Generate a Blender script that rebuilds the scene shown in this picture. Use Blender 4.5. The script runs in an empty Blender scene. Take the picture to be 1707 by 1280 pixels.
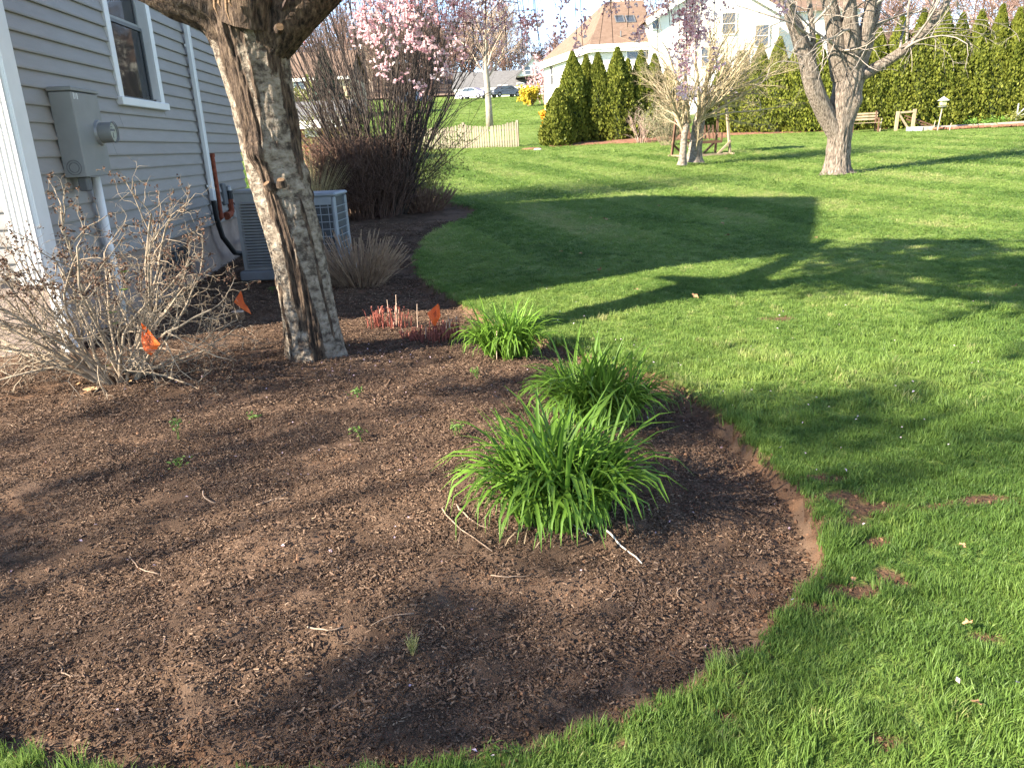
import bpy, math, random
import numpy as np
from mathutils import Vector, Matrix, noise as mnoise

rad = math.radians
random.seed(11)
rng = np.random.default_rng(11)
SC = bpy.context.scene
COL = SC.collection

# ------------------------------------------------------------------ camera, sky, sun, exposure
EYE = np.array([0.0, 0.0, 1.6])
PITCH, ROLL, FPX = rad(17.3), rad(2.8), 1282.0
FWD = np.array([0, math.cos(PITCH), -math.sin(PITCH)])
UP0 = np.array([0, math.sin(PITCH), math.cos(PITCH)])
RT0 = np.array([1.0, 0, 0])
RT = math.cos(ROLL) * RT0 - math.sin(ROLL) * UP0
UP = math.cos(ROLL) * UP0 + math.sin(ROLL) * RT0
cam_data = bpy.data.cameras.new("camera")
cam = bpy.data.objects.new("camera", cam_data)
COL.objects.link(cam)
cam_data.sensor_width = 36.0
cam_data.lens = FPX / 1707 * 36.0
cam_data.clip_start = 0.05
cam_data.clip_end = 1500
M = Matrix.Identity(4)
for r_ in range(3):
    M[r_][0], M[r_][1], M[r_][2], M[r_][3] = RT[r_], UP[r_], -FWD[r_], EYE[r_]
cam.matrix_world = M
SC.camera = cam

SUN_AZ, SUN_EL = rad(62), rad(29)          # the light travels towards (sin az, cos az)
sun_to = np.array([-math.sin(SUN_AZ) * math.cos(SUN_EL), -math.cos(SUN_AZ) * math.cos(SUN_EL), math.sin(SUN_EL)])
world = bpy.data.worlds.new("World")
SC.world = world
world.use_nodes = True
wn = world.node_tree.nodes
bg = wn["Background"]
sky = wn.new("ShaderNodeTexSky")
sky.sky_type = 'NISHITA'
sky.sun_disc = False
sky.sun_elevation = SUN_EL
sky.sun_rotation = math.atan2(sun_to[0], sun_to[1])
sky.air_density = 0.5
sky.dust_density = 0.0
sky.ozone_density = 1.0
world.node_tree.links.new(sky.outputs[0], bg.inputs[0])
bg.inputs[1].default_value = 0.15
sl = bpy.data.lights.new("sun", 'SUN')
sl.energy = 5.0
sl.angle = rad(0.7)
sl.color = (1.0, 0.965, 0.91)
sun = bpy.data.objects.new("sun", sl)
COL.objects.link(sun)
sun.rotation_euler = Vector(-sun_to).to_track_quat('-Z', 'Y').to_euler()
SC.view_settings.view_transform = 'Standard'
SC.view_settings.look = 'None'
SC.view_settings.exposure = 2.25
SC.view_settings.gamma = 1.0
SC.view_settings.use_white_balance = True      # the phone balanced for the open shade
SC.view_settings.white_balance_temperature = 7500
SC.view_settings.white_balance_tint = 10
SC.view_settings.use_curve_mapping = False
SC.cycles.max_bounces = 6
SC.cycles.diffuse_bounces = 3
SC.cycles.glossy_bounces = 2
SC.cycles.transmission_bounces = 4
SC.cycles.transparent_max_bounces = 6


# ------------------------------------------------------------------ terrain
def base_z(x, y):
    y = np.asarray(y, float)
    t = np.maximum(0, y - 6.0)
    z = 0.048 * t * t / (t + 3.0)
    q = np.maximum(0, y - 40.0)
    return z + 0.04 * q * q / (q + 4.0)


def ray(px, py):
    d = FWD * FPX + RT * (px - 853.5) + UP * (640 - py)
    return d / np.linalg.norm(d)


TS = 0.8 * 1.0025 ** np.arange(2200)


def hit(px, py, fn):
    d = ray(px, py)
    P = EYE[None] + d[None] * TS[:, None]
    below = P[:, 2] <= fn(P[:, 0], P[:, 1])
    i = int(np.argmax(below)) if below.any() else len(TS) - 1
    return P[i]


def at(px, py, Y):
    """the place in the garden seen at that direction, Y metres ahead"""
    d = ray(px, py)
    return EYE + d * (Y / d[1])


edge_px = [(-420, 1190), (-150, 1225), (0, 1252), (110, 1283), (300, 1302), (480, 1296), (700, 1278), (900, 1238), (1080, 1180),
           (1180, 1132), (1262, 1085), (1300, 1030), (1345, 985), (1374, 930), (1368, 885), (1330, 815), (1270, 752),
           (1200, 690), (1100, 625), (1000, 598), (930, 572), (850, 545), (775, 508), (722, 475), (693, 446), (697, 415), (722, 388),
           (770, 366), (796, 352), (778, 343), (748, 338)]
edge = [tuple(hit(a, b, base_z)[:2]) for a, b in edge_px]
edge += [(-1.35, 17.2), (-1.7, 19.5), (-2.6, 21.5)]


def catmull(pts, k=5, closed=False):
    P = np.array(pts, float)
    out = []
    n = len(P)
    for i in range(n - 1):
        p0, p1, p2, p3 = P[max(i - 1, 0)], P[i], P[i + 1], P[min(i + 2, n - 1)]
        for j in range(k):
            t = j / k
            out.append(0.5 * ((2 * p1) + (-p0 + p2) * t + (2 * p0 - 5 * p1 + 4 * p2 - p3) * t * t + (-p0 + 3 * p1 - 3 * p2 + p3) * t ** 3))
    out.append(P[-1])
    return np.array(out)


edge_c = catmull(edge, 6)
jit = np.array([[mnoise.noise((a * 4, b * 4, 3.1)), mnoise.noise((a * 4, b * 4, 9.7))] for a, b in edge_c])
edge_c = edge_c + jit * 0.03 * np.clip(edge_c[:, 1:2] / 3, 0.5, 1)
BED = np.vstack([edge_c, [(-12, 21.5), (-12, -1.0), (-6, 0.0)]])


def bed_sd(x, y):
    """signed distance to the edge of the bed, positive inside"""
    x = np.asarray(x, float).ravel()
    y = np.asarray(y, float).ravel()
    d2 = np.full(x.shape, 1e9)
    inside = np.zeros(x.shape, bool)
    n = len(BED)
    for i in range(n):
        ax, ay = BED[i]
        bx, by = BED[(i + 1) % n]
        ex, ey = bx - ax, by - ay
        t = np.clip(((x - ax) * ex + (y - ay) * ey) / (ex * ex + ey * ey + 1e-12), 0, 1)
        d2 = np.minimum(d2, (x - ax - t * ex) ** 2 + (y - ay - t * ey) ** 2)
        if ay != by:
            c = ((ay > y) != (by > y)) & (x < (bx - ax) * (y - ay) / (by - ay) + ax)
            inside ^= c
    d = np.sqrt(d2)
    return np.where(inside, d, -d)


_perm = rng.random((256, 256))


def vnoise(x, y, s=0):
    x = np.asarray(x, float) + s * 17.3
    y = np.asarray(y, float) + s * 31.7
    xi, yi = np.floor(x).astype(int), np.floor(y).astype(int)
    fx, fy = x - xi, y - yi
    fx = fx * fx * (3 - 2 * fx)
    fy = fy * fy * (3 - 2 * fy)
    g = lambda a, b: _perm[a % 256, b % 256]
    return (g(xi, yi) * (1 - fx) + g(xi + 1, yi) * fx) * (1 - fy) + (g(xi, yi + 1) * (1 - fx) + g(xi + 1, yi + 1) * fx) * fy


def fbm(x, y, s=0, o=4):
    v, a, t = 0, 1.0, 0
    for i in range(o):
        v = v + a * vnoise(x * 2 ** i, y * 2 ** i, s + i)
        t += a
        a *= 0.5
    return v / t


def sstep(a, b, v):
    t = np.clip((v - a) / (b - a), 0, 1)
    return t * t * (3 - 2 * t)


def ground_z(x, y, sd=None, rough=True):
    x = np.asarray(x, float)
    y = np.asarray(y, float)
    sh = x.shape
    x, y = x.ravel(), y.ravel()
    if sd is None:
        sd = bed_sd(x, y)
    z = base_z(x, y)
    s = np.maximum(sd, 0)
    fade = 0.10 + 0.90 * (1 - sstep(6, 12, y))
    mound = 0.19 * (1 - np.exp(-s / 0.9)) * fade
    sdn = sd + (fbm(x * 14, y * 14, 61, 3) - .5) * .07
    step = -0.085 * sstep(-0.02, 0.075, sdn)
    z = z + mound + step
    if rough:
        inb = sstep(0.0, 0.05, sd)
        z = z + inb * ((fbm(x * 2.2, y * 2.2, 1) - 0.5) * 0.07 + (fbm(x * 11, y * 11, 2, 3) - 0.5) * 0.03)
        z = z + np.exp(-((sd - .04) / .10) ** 2) * ((fbm(x * 24, y * 24, 91, 3) - .5) * .045 + (fbm(x * 7, y * 7, 92, 2) - .5) * .03)
        z = z + (1 - inb) * (fbm(x * 1.3, y * 1.3, 5, 3) - 0.5) * 0.05 * sstep(0, 0.4, -sd)
    return z.reshape(sh)


def gz(x, y):
    return float(ground_z(np.array([x]), np.array([y]))[0])


def on_ground(px, py):
    p = hit(px, py, lambda a, b: ground_z(a, b))
    return np.array([p[0], p[1], gz(p[0], p[1])])


# ------------------------------------------------------------------ materials
def new_mat(name):
    m = bpy.data.materials.new(name)
    m.use_nodes = True
    return m, m.node_tree.nodes, m.node_tree.links


def pmat(name, cols, scale=6.0, rough=0.75, bump=0.0, bscale=40.0, spec=0.3, stretch=(1, 1, 1), var=0.0, trans=0.0,
         detail=5.0, attr=None, inst=False, nmix=0.3, metal=0.0, world_space=False):
    """procedural surface: a noise (or a stored attribute plus noise) drives a colour ramp; fine noise drives the bump"""
    m, N, L = new_mat(name)
    b = N["Principled BSDF"]
    b.inputs["Roughness"].default_value = rough
    b.inputs["Specular IOR Level"].default_value = spec
    b.inputs["Metallic"].default_value = metal
    if world_space:
        src = N.new("ShaderNodeNewGeometry").outputs["Position"]
    else:
        src = N.new("ShaderNodeTexCoord").outputs["Object"]
    mp = N.new("ShaderNodeMapping")
    mp.inputs["Scale"].default_value = stretch
    L.new(src, mp.inputs[0])
    nz = N.new("ShaderNodeTexNoise")
    nz.inputs["Scale"].default_value = scale
    nz.inputs["Detail"].default_value = detail
    nz.inputs["Roughness"].default_value = 0.62
    L.new(mp.outputs[0], nz.inputs["Vector"])
    fac = nz.outputs["Fac"]
    if attr:
        a = N.new("ShaderNodeAttribute")
        a.attribute_type = 'INSTANCER' if inst else 'GEOMETRY'
        a.attribute_name = attr
        mm = N.new("ShaderNodeMath")
        mm.operation = 'MULTIPLY_ADD'
        L.new(nz.outputs["Fac"], mm.inputs[0])
        mm.inputs[1].default_value = nmix
        mm.inputs[2].default_value = -0.5 * nmix
        ad = N.new("ShaderNodeMath")
        ad.operation = 'ADD'
        L.new(a.outputs["Fac"], ad.inputs[0])
        L.new(mm.outputs[0], ad.inputs[1])
        fac = ad.outputs[0]
    rp = N.new("ShaderNodeValToRGB")
    el = rp.color_ramp.elements
    while len(el) < len(cols):
        el.new(0.5)
    for e, (p, c) in zip(el, cols):
        e.position = p
        e.color = (*c, 1)
    L.new(fac, rp.inputs[0])
    col = rp.outputs[0]
    if var:
        oi = N.new("ShaderNodeObjectInfo")
        mr = N.new("ShaderNodeMapRange")
        mr.inputs["To Min"].default_value = 1 - var
        mr.inputs["To Max"].default_value = 1 + var
        L.new(oi.outputs["Random"], mr.inputs["Value"])
        hs = N.new("ShaderNodeHueSaturation")
        L.new(mr.outputs[0], hs.inputs["Value"])
        L.new(col, hs.inputs["Color"])
        col = hs.outputs[0]
    L.new(col, b.inputs["Base Color"])
    if bump:
        n2 = N.new("ShaderNodeTexNoise")
        n2.inputs["Scale"].default_value = bscale
        n2.inputs["Detail"].default_value = 6
        L.new(mp.outputs[0], n2.inputs["Vector"])
        bp = N.new("ShaderNodeBump")
        bp.inputs["Strength"].default_value = bump
        bp.inputs["Distance"].default_value = 0.02
        L.new(n2.outputs["Fac"], bp.inputs["Height"])
        L.new(bp.outputs[0], b.inputs["Normal"])
    if trans:
        tr = N.new("ShaderNodeBsdfTranslucent")
        L.new(col, tr.inputs["Color"])
        mx = N.new("ShaderNodeMixShader")
        mx.inputs[0].default_value = trans
        L.new(b.outputs[0], mx.inputs[1])
        L.new(tr.outputs[0], mx.inputs[2])
        L.new(mx.outputs[0], N["Material Output"].inputs["Surface"])
    return m


def flat(name, c, d=0.12, **k):
    return pmat(name, [(0.3, tuple(v * (1 - d) for v in c)), (0.7, tuple(v * (1 + d) for v in c))], **k)


def glass_mat(name, tint=(0.02, 0.025, 0.03), alpha=0.55):
    m, N, L = new_mat(name)
    b = N["Principled BSDF"]
    b.inputs["Base Color"].default_value = (*tint, 1)
    b.inputs["Roughness"].default_value = 0.04
    b.inputs["Specular IOR Level"].default_value = 0.8
    tr = N.new("ShaderNodeBsdfTransparent")
    nz = N.new("ShaderNodeTexNoise")
    nz.inputs["Scale"].default_value = 3
    bp = N.new("ShaderNodeBump")
    bp.inputs["Strength"].default_value = 0.02
    L.new(nz.outputs["Fac"], bp.inputs["Height"])
    L.new(bp.outputs[0], b.inputs["Normal"])
    mx = N.new("ShaderNodeMixShader")
    mx.inputs[0].default_value = alpha
    L.new(tr.outputs[0], mx.inputs[1])
    L.new(b.outputs[0], mx.inputs[2])
    L.new(mx.outputs[0], N["Material Output"].inputs["Surface"])
    return m


# ------------------------------------------------------------------ mesh helpers
def mk(name, V, Fs, mat, parent=None, smooth=False, attrs=None, origin=None, mats=None, midx=None):
    """one mesh object from arrays: V (n,3), Fs a list of (m,k) index arrays"""
    V = np.asarray(V, np.float32).reshape(-1, 3)
    if origin is not None:
        V = V - np.asarray(origin, np.float32)
    if not isinstance(Fs, (list, tuple)):
        Fs = [Fs]
    Fs = [np.asarray(f, np.int32) for f in Fs if len(f)]
    me = bpy.data.meshes.new(name)
    me.vertices.add(len(V))
    me.vertices.foreach_set("co", V.ravel())
    if Fs:
        li = np.concatenate([f.ravel() for f in Fs])
        tot = np.concatenate([np.full(len(f), f.shape[1], np.int32) for f in Fs])
        st = np.concatenate([[0], np.cumsum(tot)[:-1]]).astype(np.int32)
        me.loops.add(len(li))
        me.loops.foreach_set("vertex_index", li)
        me.polygons.add(len(tot))
        me.polygons.foreach_set("loop_start", st)
        me.polygons.foreach_set("loop_total", tot)
        me.polygons.foreach_set("use_smooth", np.full(len(tot), smooth))
        if midx is not None:
            me.polygons.foreach_set("material_index", np.asarray(midx, np.int32))
    for k, v in (attrs or {}).items():
        a = me.attributes.new(k, 'FLOAT', 'POINT')
        a.data.foreach_set("value", np.asarray(v, np.float32).ravel())
    me.update(calc_edges=True)
    for mm in (mats or [mat]):
        if mm is not None:
            me.materials.append(mm)
    o = bpy.data.objects.new(name, me)
    COL.objects.link(o)
    if parent is not None:
        o.parent = parent
    return o


def tag(o, label=None, cat=None, group=None, kind=None):
    if label: o["label"] = label
    if cat: o["category"] = cat
    if group: o["group"] = group
    if kind: o["kind"] = kind
    return o


def thing(name, label, cat, loc=(0, 0, 0), rotz=0.0, group=None):
    o = bpy.data.objects.new(name, None)
    COL.objects.link(o)
    o.empty_display_size = 0.1
    o.location = tuple(float(v) for v in loc)
    o.rotation_euler = (0, 0, rotz)
    return tag(o, label, cat, group)


def shared(name, src, parent, loc=(0, 0, 0), rot=(0, 0, 0), scale=(1, 1, 1)):
    """another piece that shares the mesh of src"""
    o = src.copy()
    o.name = name
    COL.objects.link(o)
    o.parent = parent
    o.location = loc
    o.rotation_euler = rot
    o.scale = scale
    return o


class MB:
    """collects shapes; build() links them as one mesh"""

    def __init__(s):
        s.V, s.F, s.n = [], {}, 0

    def add(s, V, Fs):
        V = np.asarray(V, float).reshape(-1, 3)
        for f in (Fs if isinstance(Fs, list) else [Fs]):
            f = np.asarray(f, int)
            if len(f):
                s.F.setdefault(f.shape[1], []).append(f + s.n)
        s.V.append(V)
        s.n += len(V)
        return s

    def box(s, c, size, ax=None, bev=0.0):
        """box centred at c; ax = 3 axis vectors"""
        c = np.asarray(c, float)
        A = np.eye(3) if ax is None else np.asarray(ax, float)
        hx, hy, hz = [v / 2 for v in size]
        if bev <= 0:
            P = [(a * hx, b * hy, d * hz) for d in (-1, 1) for b in (-1, 1) for a in (-1, 1)]
            F = [(0, 2, 3, 1), (4, 5, 7, 6), (0, 1, 5, 4), (2, 6, 7, 3), (0, 4, 6, 2), (1, 3, 7, 5)]
            return s.add(c + np.array(P) @ A, [np.array(F)])
        e = min(bev, hx * .9, hy * .9, hz * .9)
        ring = lambda k, z: [(-hx + k, -hy + 0, z)] if False else None
        prof = []
        for z, k in ((-hz, e), (-hz + e, 0), (hz - e, 0), (hz, e)):
            X, Y = hx - k, hy - k
            q = e
            prof.append([(-X + q, -Y, z), (X - q, -Y, z), (X, -Y + q, z), (X, Y - q, z), (X - q, Y, z), (-X + q, Y, z), (-X, Y - q, z), (-X, -Y + q, z)])
        P = np.array(prof).reshape(-1, 3)
        F = [(r * 8 + i, r * 8 + (i + 1) % 8, (r + 1) * 8 + (i + 1) % 8, (r + 1) * 8 + i) for r in range(3) for i in range(8)]
        s.add(c + P @ A, [np.array(F), np.array([[7, 6, 5, 4, 3, 2, 1, 0], [24, 25, 26, 27, 28, 29, 30, 31]])])
        return s

    def tube(s, pts, radii, n=8, cap=True, closed=False):
        P = np.asarray(pts, float)
        m = len(P)
        Rr = np.full(m, radii, float) if np.isscalar(radii) else np.asarray(radii, float)
        T = np.gradient(P, axis=0)
        T /= np.linalg.norm(T, axis=1)[:, None] + 1e-12
        ref = np.array([0.13, 0.31, 0.94]) if abs(T[0][2]) < 0.9 else np.array([0.95, 0.2, 0.1])
        A = np.cross(T, ref)
        A /= np.linalg.norm(A, axis=1)[:, None] + 1e-12
        B = np.cross(T, A)
        th = np.arange(n) * 2 * math.pi / n
        V = P[:, None] + Rr[:, None, None] * (np.cos(th)[None, :, None] * A[:, None] + np.sin(th)[None, :, None] * B[:, None])
        F = [(i * n + j, i * n + (j + 1) % n, (i + 1) * n + (j + 1) % n, (i + 1) * n + j) for i in range(m - 1) for j in range(n)]
        Fs = [np.array(F)]
        if cap:
            Fs.append(np.array([list(range(n))[::-1], list(range((m - 1) * n, m * n))]))
        return s.add(V.reshape(-1, 3), Fs)

    def poly_extrude(s, poly, vec):
        """flat polygon (k,3) pushed along vec"""
        P = np.asarray(poly, float)
        k = len(P)
        V = np.vstack([P, P + np.asarray(vec, float)])
        side = np.array([(i, (i + 1) % k, k + (i + 1) % k, k + i) for i in range(k)])
        return s.add(V, [side, np.array([list(range(k))[::-1], list(range(k, 2 * k))])])

    def quad(s, *p):
        return s.add(np.array(p), [np.array([list(range(len(p)))])])

    def beam(s, a, b, w, h=None, up=(0, 0, 1)):
        a, b = np.asarray(a, float), np.asarray(b, float)
        h = h or w
        d = b - a
        L = np.linalg.norm(d)
        d = d / L
        u = np.asarray(up, float)
        sdv = np.cross(d, u)
        if np.linalg.norm(sdv) < 1e-4:
            sdv = np.cross(d, [1, 0, 0])
        sdv /= np.linalg.norm(sdv)
        u = np.cross(sdv, d)
        return s.box((a + b) / 2, (L, w, h), ax=[d, sdv, u])

    def arrays(s):
        return np.vstack(s.V), [np.vstack(v) for v in s.F.values()]

    def build(s, name, mat, parent=None, origin=None, smooth=False):
        V, F = s.arrays()
        if origin is None and parent is not None and parent.parent is None and parent.type == 'EMPTY':
            origin = None
        return mk(name, V, F, mat, parent, smooth, origin=origin)


def tubes(seg, n=4):
    """many separate frusta at once; seg rows: x0 y0 z0 x1 y1 z1 r0 r1"""
    S = np.asarray(seg, float)
    P0, P1, r0, r1 = S[:, :3], S[:, 3:6], S[:, 6], S[:, 7]
    d = P1 - P0
    d /= np.linalg.norm(d, axis=1)[:, None] + 1e-9
    ref = np.where(np.abs(d[:, 2:3]) < 0.9, np.array([[0.1, 0.2, 0.97]]), np.array([[0.97, 0.1, 0.2]]))
    A = np.cross(d, ref)
    A /= np.linalg.norm(A, axis=1)[:, None] + 1e-9
    B = np.cross(d, A)
    th = np.arange(n) * 2 * math.pi / n
    ring = np.cos(th)[None, :, None] * A[:, None] + np.sin(th)[None, :, None] * B[:, None]
    V = np.stack([P0[:, None] + ring * r0[:, None, None], P1[:, None] + ring * r1[:, None, None]], 1)
    k = np.arange(len(S))[:, None] * 2 * n
    j = np.arange(n)[None]
    F = np.stack([k + j, k + (j + 1) % n, k + n + (j + 1) % n, k + n + j], -1).reshape(-1, 4)
    return V.reshape(-1, 3), F


def seg_mesh(name, seg, mat, parent=None, origin=None, thick=0.012, n_hi=7, n_lo=4):
    S = np.asarray(seg, float)
    hi = S[:, 6] > thick
    b = MB()
    if hi.any():
        V, F = tubes(S[hi], n_hi)
        b.add(V, [F])
    if (~hi).any():
        V, F = tubes(S[~hi], n_lo)
        b.add(V, [F])
    return b.build(name, mat, parent, origin, smooth=True)


def rnd_unit(k):
    v = rng.normal(size=(k, 3))
    return v / np.linalg.norm(v, axis=1)[:, None]


def unit(v):
    v = np.asarray(v, float)
    return v / (np.linalg.norm(v) + 1e-12)


def flakes(P, Nrm, size, aspect=1.0, fold=0.0, tilt=0.5):
    """one small quad leaf per point"""
    k = len(P)
    size = np.broadcast_to(np.asarray(size, float), (k,))
    Nn = Nrm + rng.normal(size=(k, 3)) * tilt
    Nn /= np.linalg.norm(Nn, axis=1)[:, None] + 1e-9
    U = np.cross(Nn, rnd_unit(k))
    U /= np.linalg.norm(U, axis=1)[:, None] + 1e-9
    W = np.cross(Nn, U)
    a = size[:, None] * U
    b = size[:, None] * aspect * W
    c = Nn * size[:, None] * fold
    V = np.stack([P - a, P - b * .8 + c, P + a, P + b * .8 + c], 1).reshape(-1, 3)
    F = np.arange(4 * k).reshape(k, 4)
    return V, F


# ------------------------------------------------------------------ scattering
def gn_scatter(name, P, rot, scl, tint, variants, idx):
    me = bpy.data.meshes.new(name)
    me.vertices.add(len(P))
    me.vertices.foreach_set("co", np.asarray(P, np.float32).ravel())
    for nm, ty, v in (("rot", 'FLOAT_VECTOR', rot), ("scl", 'FLOAT_VECTOR', scl)):
        a = me.attributes.new(nm, ty, 'POINT')
        a.data.foreach_set("vector", np.asarray(v, np.float32).ravel())
    a = me.attributes.new("tint", 'FLOAT', 'POINT')
    a.data.foreach_set("value", np.asarray(tint, np.float32))
    a = me.attributes.new("idx", 'INT', 'POINT')
    a.data.foreach_set("value", np.asarray(idx, np.int32))
    o = bpy.data.objects.new(name, me)
    COL.objects.link(o)
    src = bpy.data.collections.new(name + "_kinds")
    for v in variants:
        for c in list(v.users_collection):
            c.objects.unlink(v)
        src.objects.link(v)
    ng = bpy.data.node_groups.new(name, 'GeometryNodeTree')
    ng.interface.new_socket("Geometry", in_out='INPUT', socket_type='NodeSocketGeometry')
    ng.interface.new_socket("Geometry", in_out='OUTPUT', socket_type='NodeSocketGeometry')
    N, L = ng.nodes, ng.links
    gi, go = N.new("NodeGroupInput"), N.new("NodeGroupOutput")
    ci = N.new("GeometryNodeCollectionInfo")
    ci.inputs["Collection"].default_value = src
    ci.inputs["Separate Children"].default_value = True
    ci.inputs["Reset Children"].default_value = True
    ip = N.new("GeometryNodeInstanceOnPoints")
    ip.inputs["Pick Instance"].default_value = True

    def named(nm, ty):
        q = N.new("GeometryNodeInputNamedAttribute")
        q.data_type = ty
        q.inputs["Name"].default_value = nm
        return q.outputs["Attribute"]
    er = N.new("FunctionNodeEulerToRotation")
    L.new(named("rot", 'FLOAT_VECTOR'), er.inputs[0])
    L.new(gi.outputs[0], ip.inputs["Points"])
    L.new(ci.outputs[0], ip.inputs["Instance"])
    L.new(named("idx", 'INT'), ip.inputs["Instance Index"])
    L.new(er.outputs[0], ip.inputs["Rotation"])
    L.new(named("scl", 'FLOAT_VECTOR'), ip.inputs["Scale"])
    L.new(ip.outputs[0], go.inputs[0])
    md = o.modifiers.new("scatter", 'NODES')
    md.node_group = ng
    return o

# ------------------------------------------------------------------ ground: lawn sheet and mulch bed
MULCH = pmat("mulch_soil", [(0.0, (0.042, 0.026, 0.0175)), (0.25, (0.094, 0.059, 0.039)), (0.45, (0.142, 0.091, 0.061)), (0.7, (0.138, 0.078, 0.047)), (1.0, (0.18, 0.104, 0.063))],
             attr="soilness", nmix=0.9, scale=7, detail=9, rough=0.95, bump=0.55, bscale=240, spec=0.1, world_space=True)
EARTH = pmat("bare_earth", [(0.3, (0.085, 0.042, 0.023)), (0.7, (0.20, 0.105, 0.06))], scale=14, detail=8, rough=0.95, bump=0.9, bscale=60, spec=0.1, world_space=True)


def lawn_material():
    m, N, L = new_mat("lawn_turf")
    b = N["Principled BSDF"]
    b.inputs["Roughness"].default_value = 0.9
    b.inputs["Specular IOR Level"].default_value = 0.1
    g = N.new("ShaderNodeNewGeometry").outputs["Position"]

    def ramp(scale, cols, stretch=(1, 1, 1)):
        mp = N.new("ShaderNodeMapping")
        mp.inputs["Scale"].default_value = stretch
        L.new(g, mp.inputs[0])
        nz = N.new("ShaderNodeTexNoise")
        nz.inputs["Scale"].default_value = scale
        nz.inputs["Detail"].default_value = 8
        nz.inputs["Roughness"].default_value = 0.65
        L.new(mp.outputs[0], nz.inputs["Vector"])
        rp = N.new("ShaderNodeValToRGB")
        e = rp.color_ramp.elements
        while len(e) < len(cols):
            e.new(.5)
        for q, (p, c) in zip(e, cols):
            q.position, q.color = p, (*c, 1)
        L.new(nz.outputs["Fac"], rp.inputs[0])
        return rp.outputs[0], nz.outputs["Fac"]
    c1, _ = ramp(0.5, [(0.3, (0.085, 0.130, 0.030)), (0.5, (0.125, 0.180, 0.042)), (0.72, (0.185, 0.225, 0.070))], (.5, 1.6, 1))
    c2, f2 = ramp(9, [(0.3, (0.080, 0.130, 0.028)), (0.7, (0.165, 0.220, 0.055))])
    mx = N.new("ShaderNodeMix"); mx.data_type = 'RGBA'
    mx.inputs[0].default_value = 0.45
    L.new(c1, mx.inputs[6]); L.new(c2, mx.inputs[7])
    c3, f3 = ramp(16, [(0.3, (0.060, 0.034, 0.021)), (0.7, (0.145, 0.083, 0.050))])
    at_ = N.new("ShaderNodeAttribute"); at_.attribute_name = "soil"
    m2 = N.new("ShaderNodeMix"); m2.data_type = 'RGBA'
    L.new(at_.outputs["Fac"], m2.inputs[0]); L.new(mx.outputs[2], m2.inputs[6]); L.new(c3, m2.inputs[7])
    L.new(m2.outputs[2], b.inputs["Base Color"])
    n2 = N.new("ShaderNodeTexNoise"); n2.inputs["Scale"].default_value = 35; n2.inputs["Detail"].default_value = 8
    L.new(g, n2.inputs["Vector"])
    bp = N.new("ShaderNodeBump"); bp.inputs["Strength"].default_value = 0.8; bp.inputs["Distance"].default_value = 0.03
    L.new(n2.outputs["Fac"], bp.inputs["Height"]); L.new(bp.outputs[0], b.inputs["Normal"])
    return m


LAWN = lawn_material()

bare_px = [(1405, 828, .17, .09), (1455, 852, .20, .07), (1555, 848, .07, .03), (1640, 836, .14, .05), (1405, 872, .13, .08), (1452, 905, .1, .05),
           (1490, 970, .05, .09), (1420, 985, .12, .045), (1350, 1012, .1, .05), (1228, 1150, .06, .03), (1290, 532, .16, .09), (1380, 800, .12, .06),
           (1205, 1195, .05, .03), (1040, 1240, .06, .03), (1630, 1065, .06, .03), (1480, 1240, .05, .03), (1100, 1160, .05, .03)]
BARE = [(*hit(a, b, base_z)[:2], c, d) for a, b, c, d in bare_px]


def bare(x, y):
    v = np.zeros(np.shape(x))
    w = (fbm(x * 9, y * 9, 12, 3) - .5) * 1.3
    for cx, cy, rx, ry in BARE:
        q = np.sqrt(((x - cx) / rx) ** 2 + ((y - cy) / ry) ** 2) + w
        v = np.maximum(v, 1 - sstep(0.6, 1.35, q))
    return v


ys = 0.75 * np.exp(np.arange(0, math.log(22.6 / 0.75), 0.0082))
us = np.linspace(-1.32, 1.32, 400)
GX = us[None, :] * (ys[:, None] + 0.8)
GY = np.repeat(ys[:, None], len(us), 1)
SDg = bed_sd(GX, GY).ravel()
GZ = ground_z(GX, GY, SDg).ravel()
V = np.stack([GX.ravel(), GY.ravel(), GZ], 1)
nr, nc = GX.shape
ii = (np.arange(nr - 1)[:, None] * nc + np.arange(nc - 1)[None]).ravel()
Fq = np.stack([ii, ii + 1, ii + nc + 1, ii + nc], 1)
inb = SDg[Fq].mean(1) > 0.02


def sub(V, F):
    u, inv = np.unique(F.ravel(), return_inverse=True)
    return u, V[u], inv.reshape(F.shape)


u_, Vb, Fb = sub(V, Fq[inb])
sdb = SDg[u_]
soilness = .24 + .34 * np.exp(-np.maximum(sdb, 0) / .14) * (.5 + fbm(Vb[:, 0] * 4, Vb[:, 1] * 4, 71, 3)) + .30 * sstep(.55, .72, fbm(Vb[:, 0] * 2.6, Vb[:, 1] * 2.6, 72, 3))
bed = tag(mk("mulch_bed", Vb, [Fb], MULCH, smooth=True, attrs={"soilness": soilness}), kind="structure")
u_, Vl, Fl = sub(V, Fq[~inb])
soil = np.clip(sstep(-0.028, -0.004, SDg[u_] + (fbm(Vl[:, 0] * 14, Vl[:, 1] * 14, 61, 3) - .5) * .05) + bare(Vl[:, 0], Vl[:, 1]), 0, 1)
parts, soils = [(Vl, Fl)], [soil]


def grid(xs2, ys2, zf):
    a, b = xs2.shape
    Vv = np.stack([xs2.ravel(), ys2.ravel(), zf(xs2, ys2).ravel()], 1)
    k = (np.arange(a - 1)[:, None] * b + np.arange(b - 1)[None]).ravel()
    return Vv, np.stack([k, k + 1, k + b + 1, k + b], 1)


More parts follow.
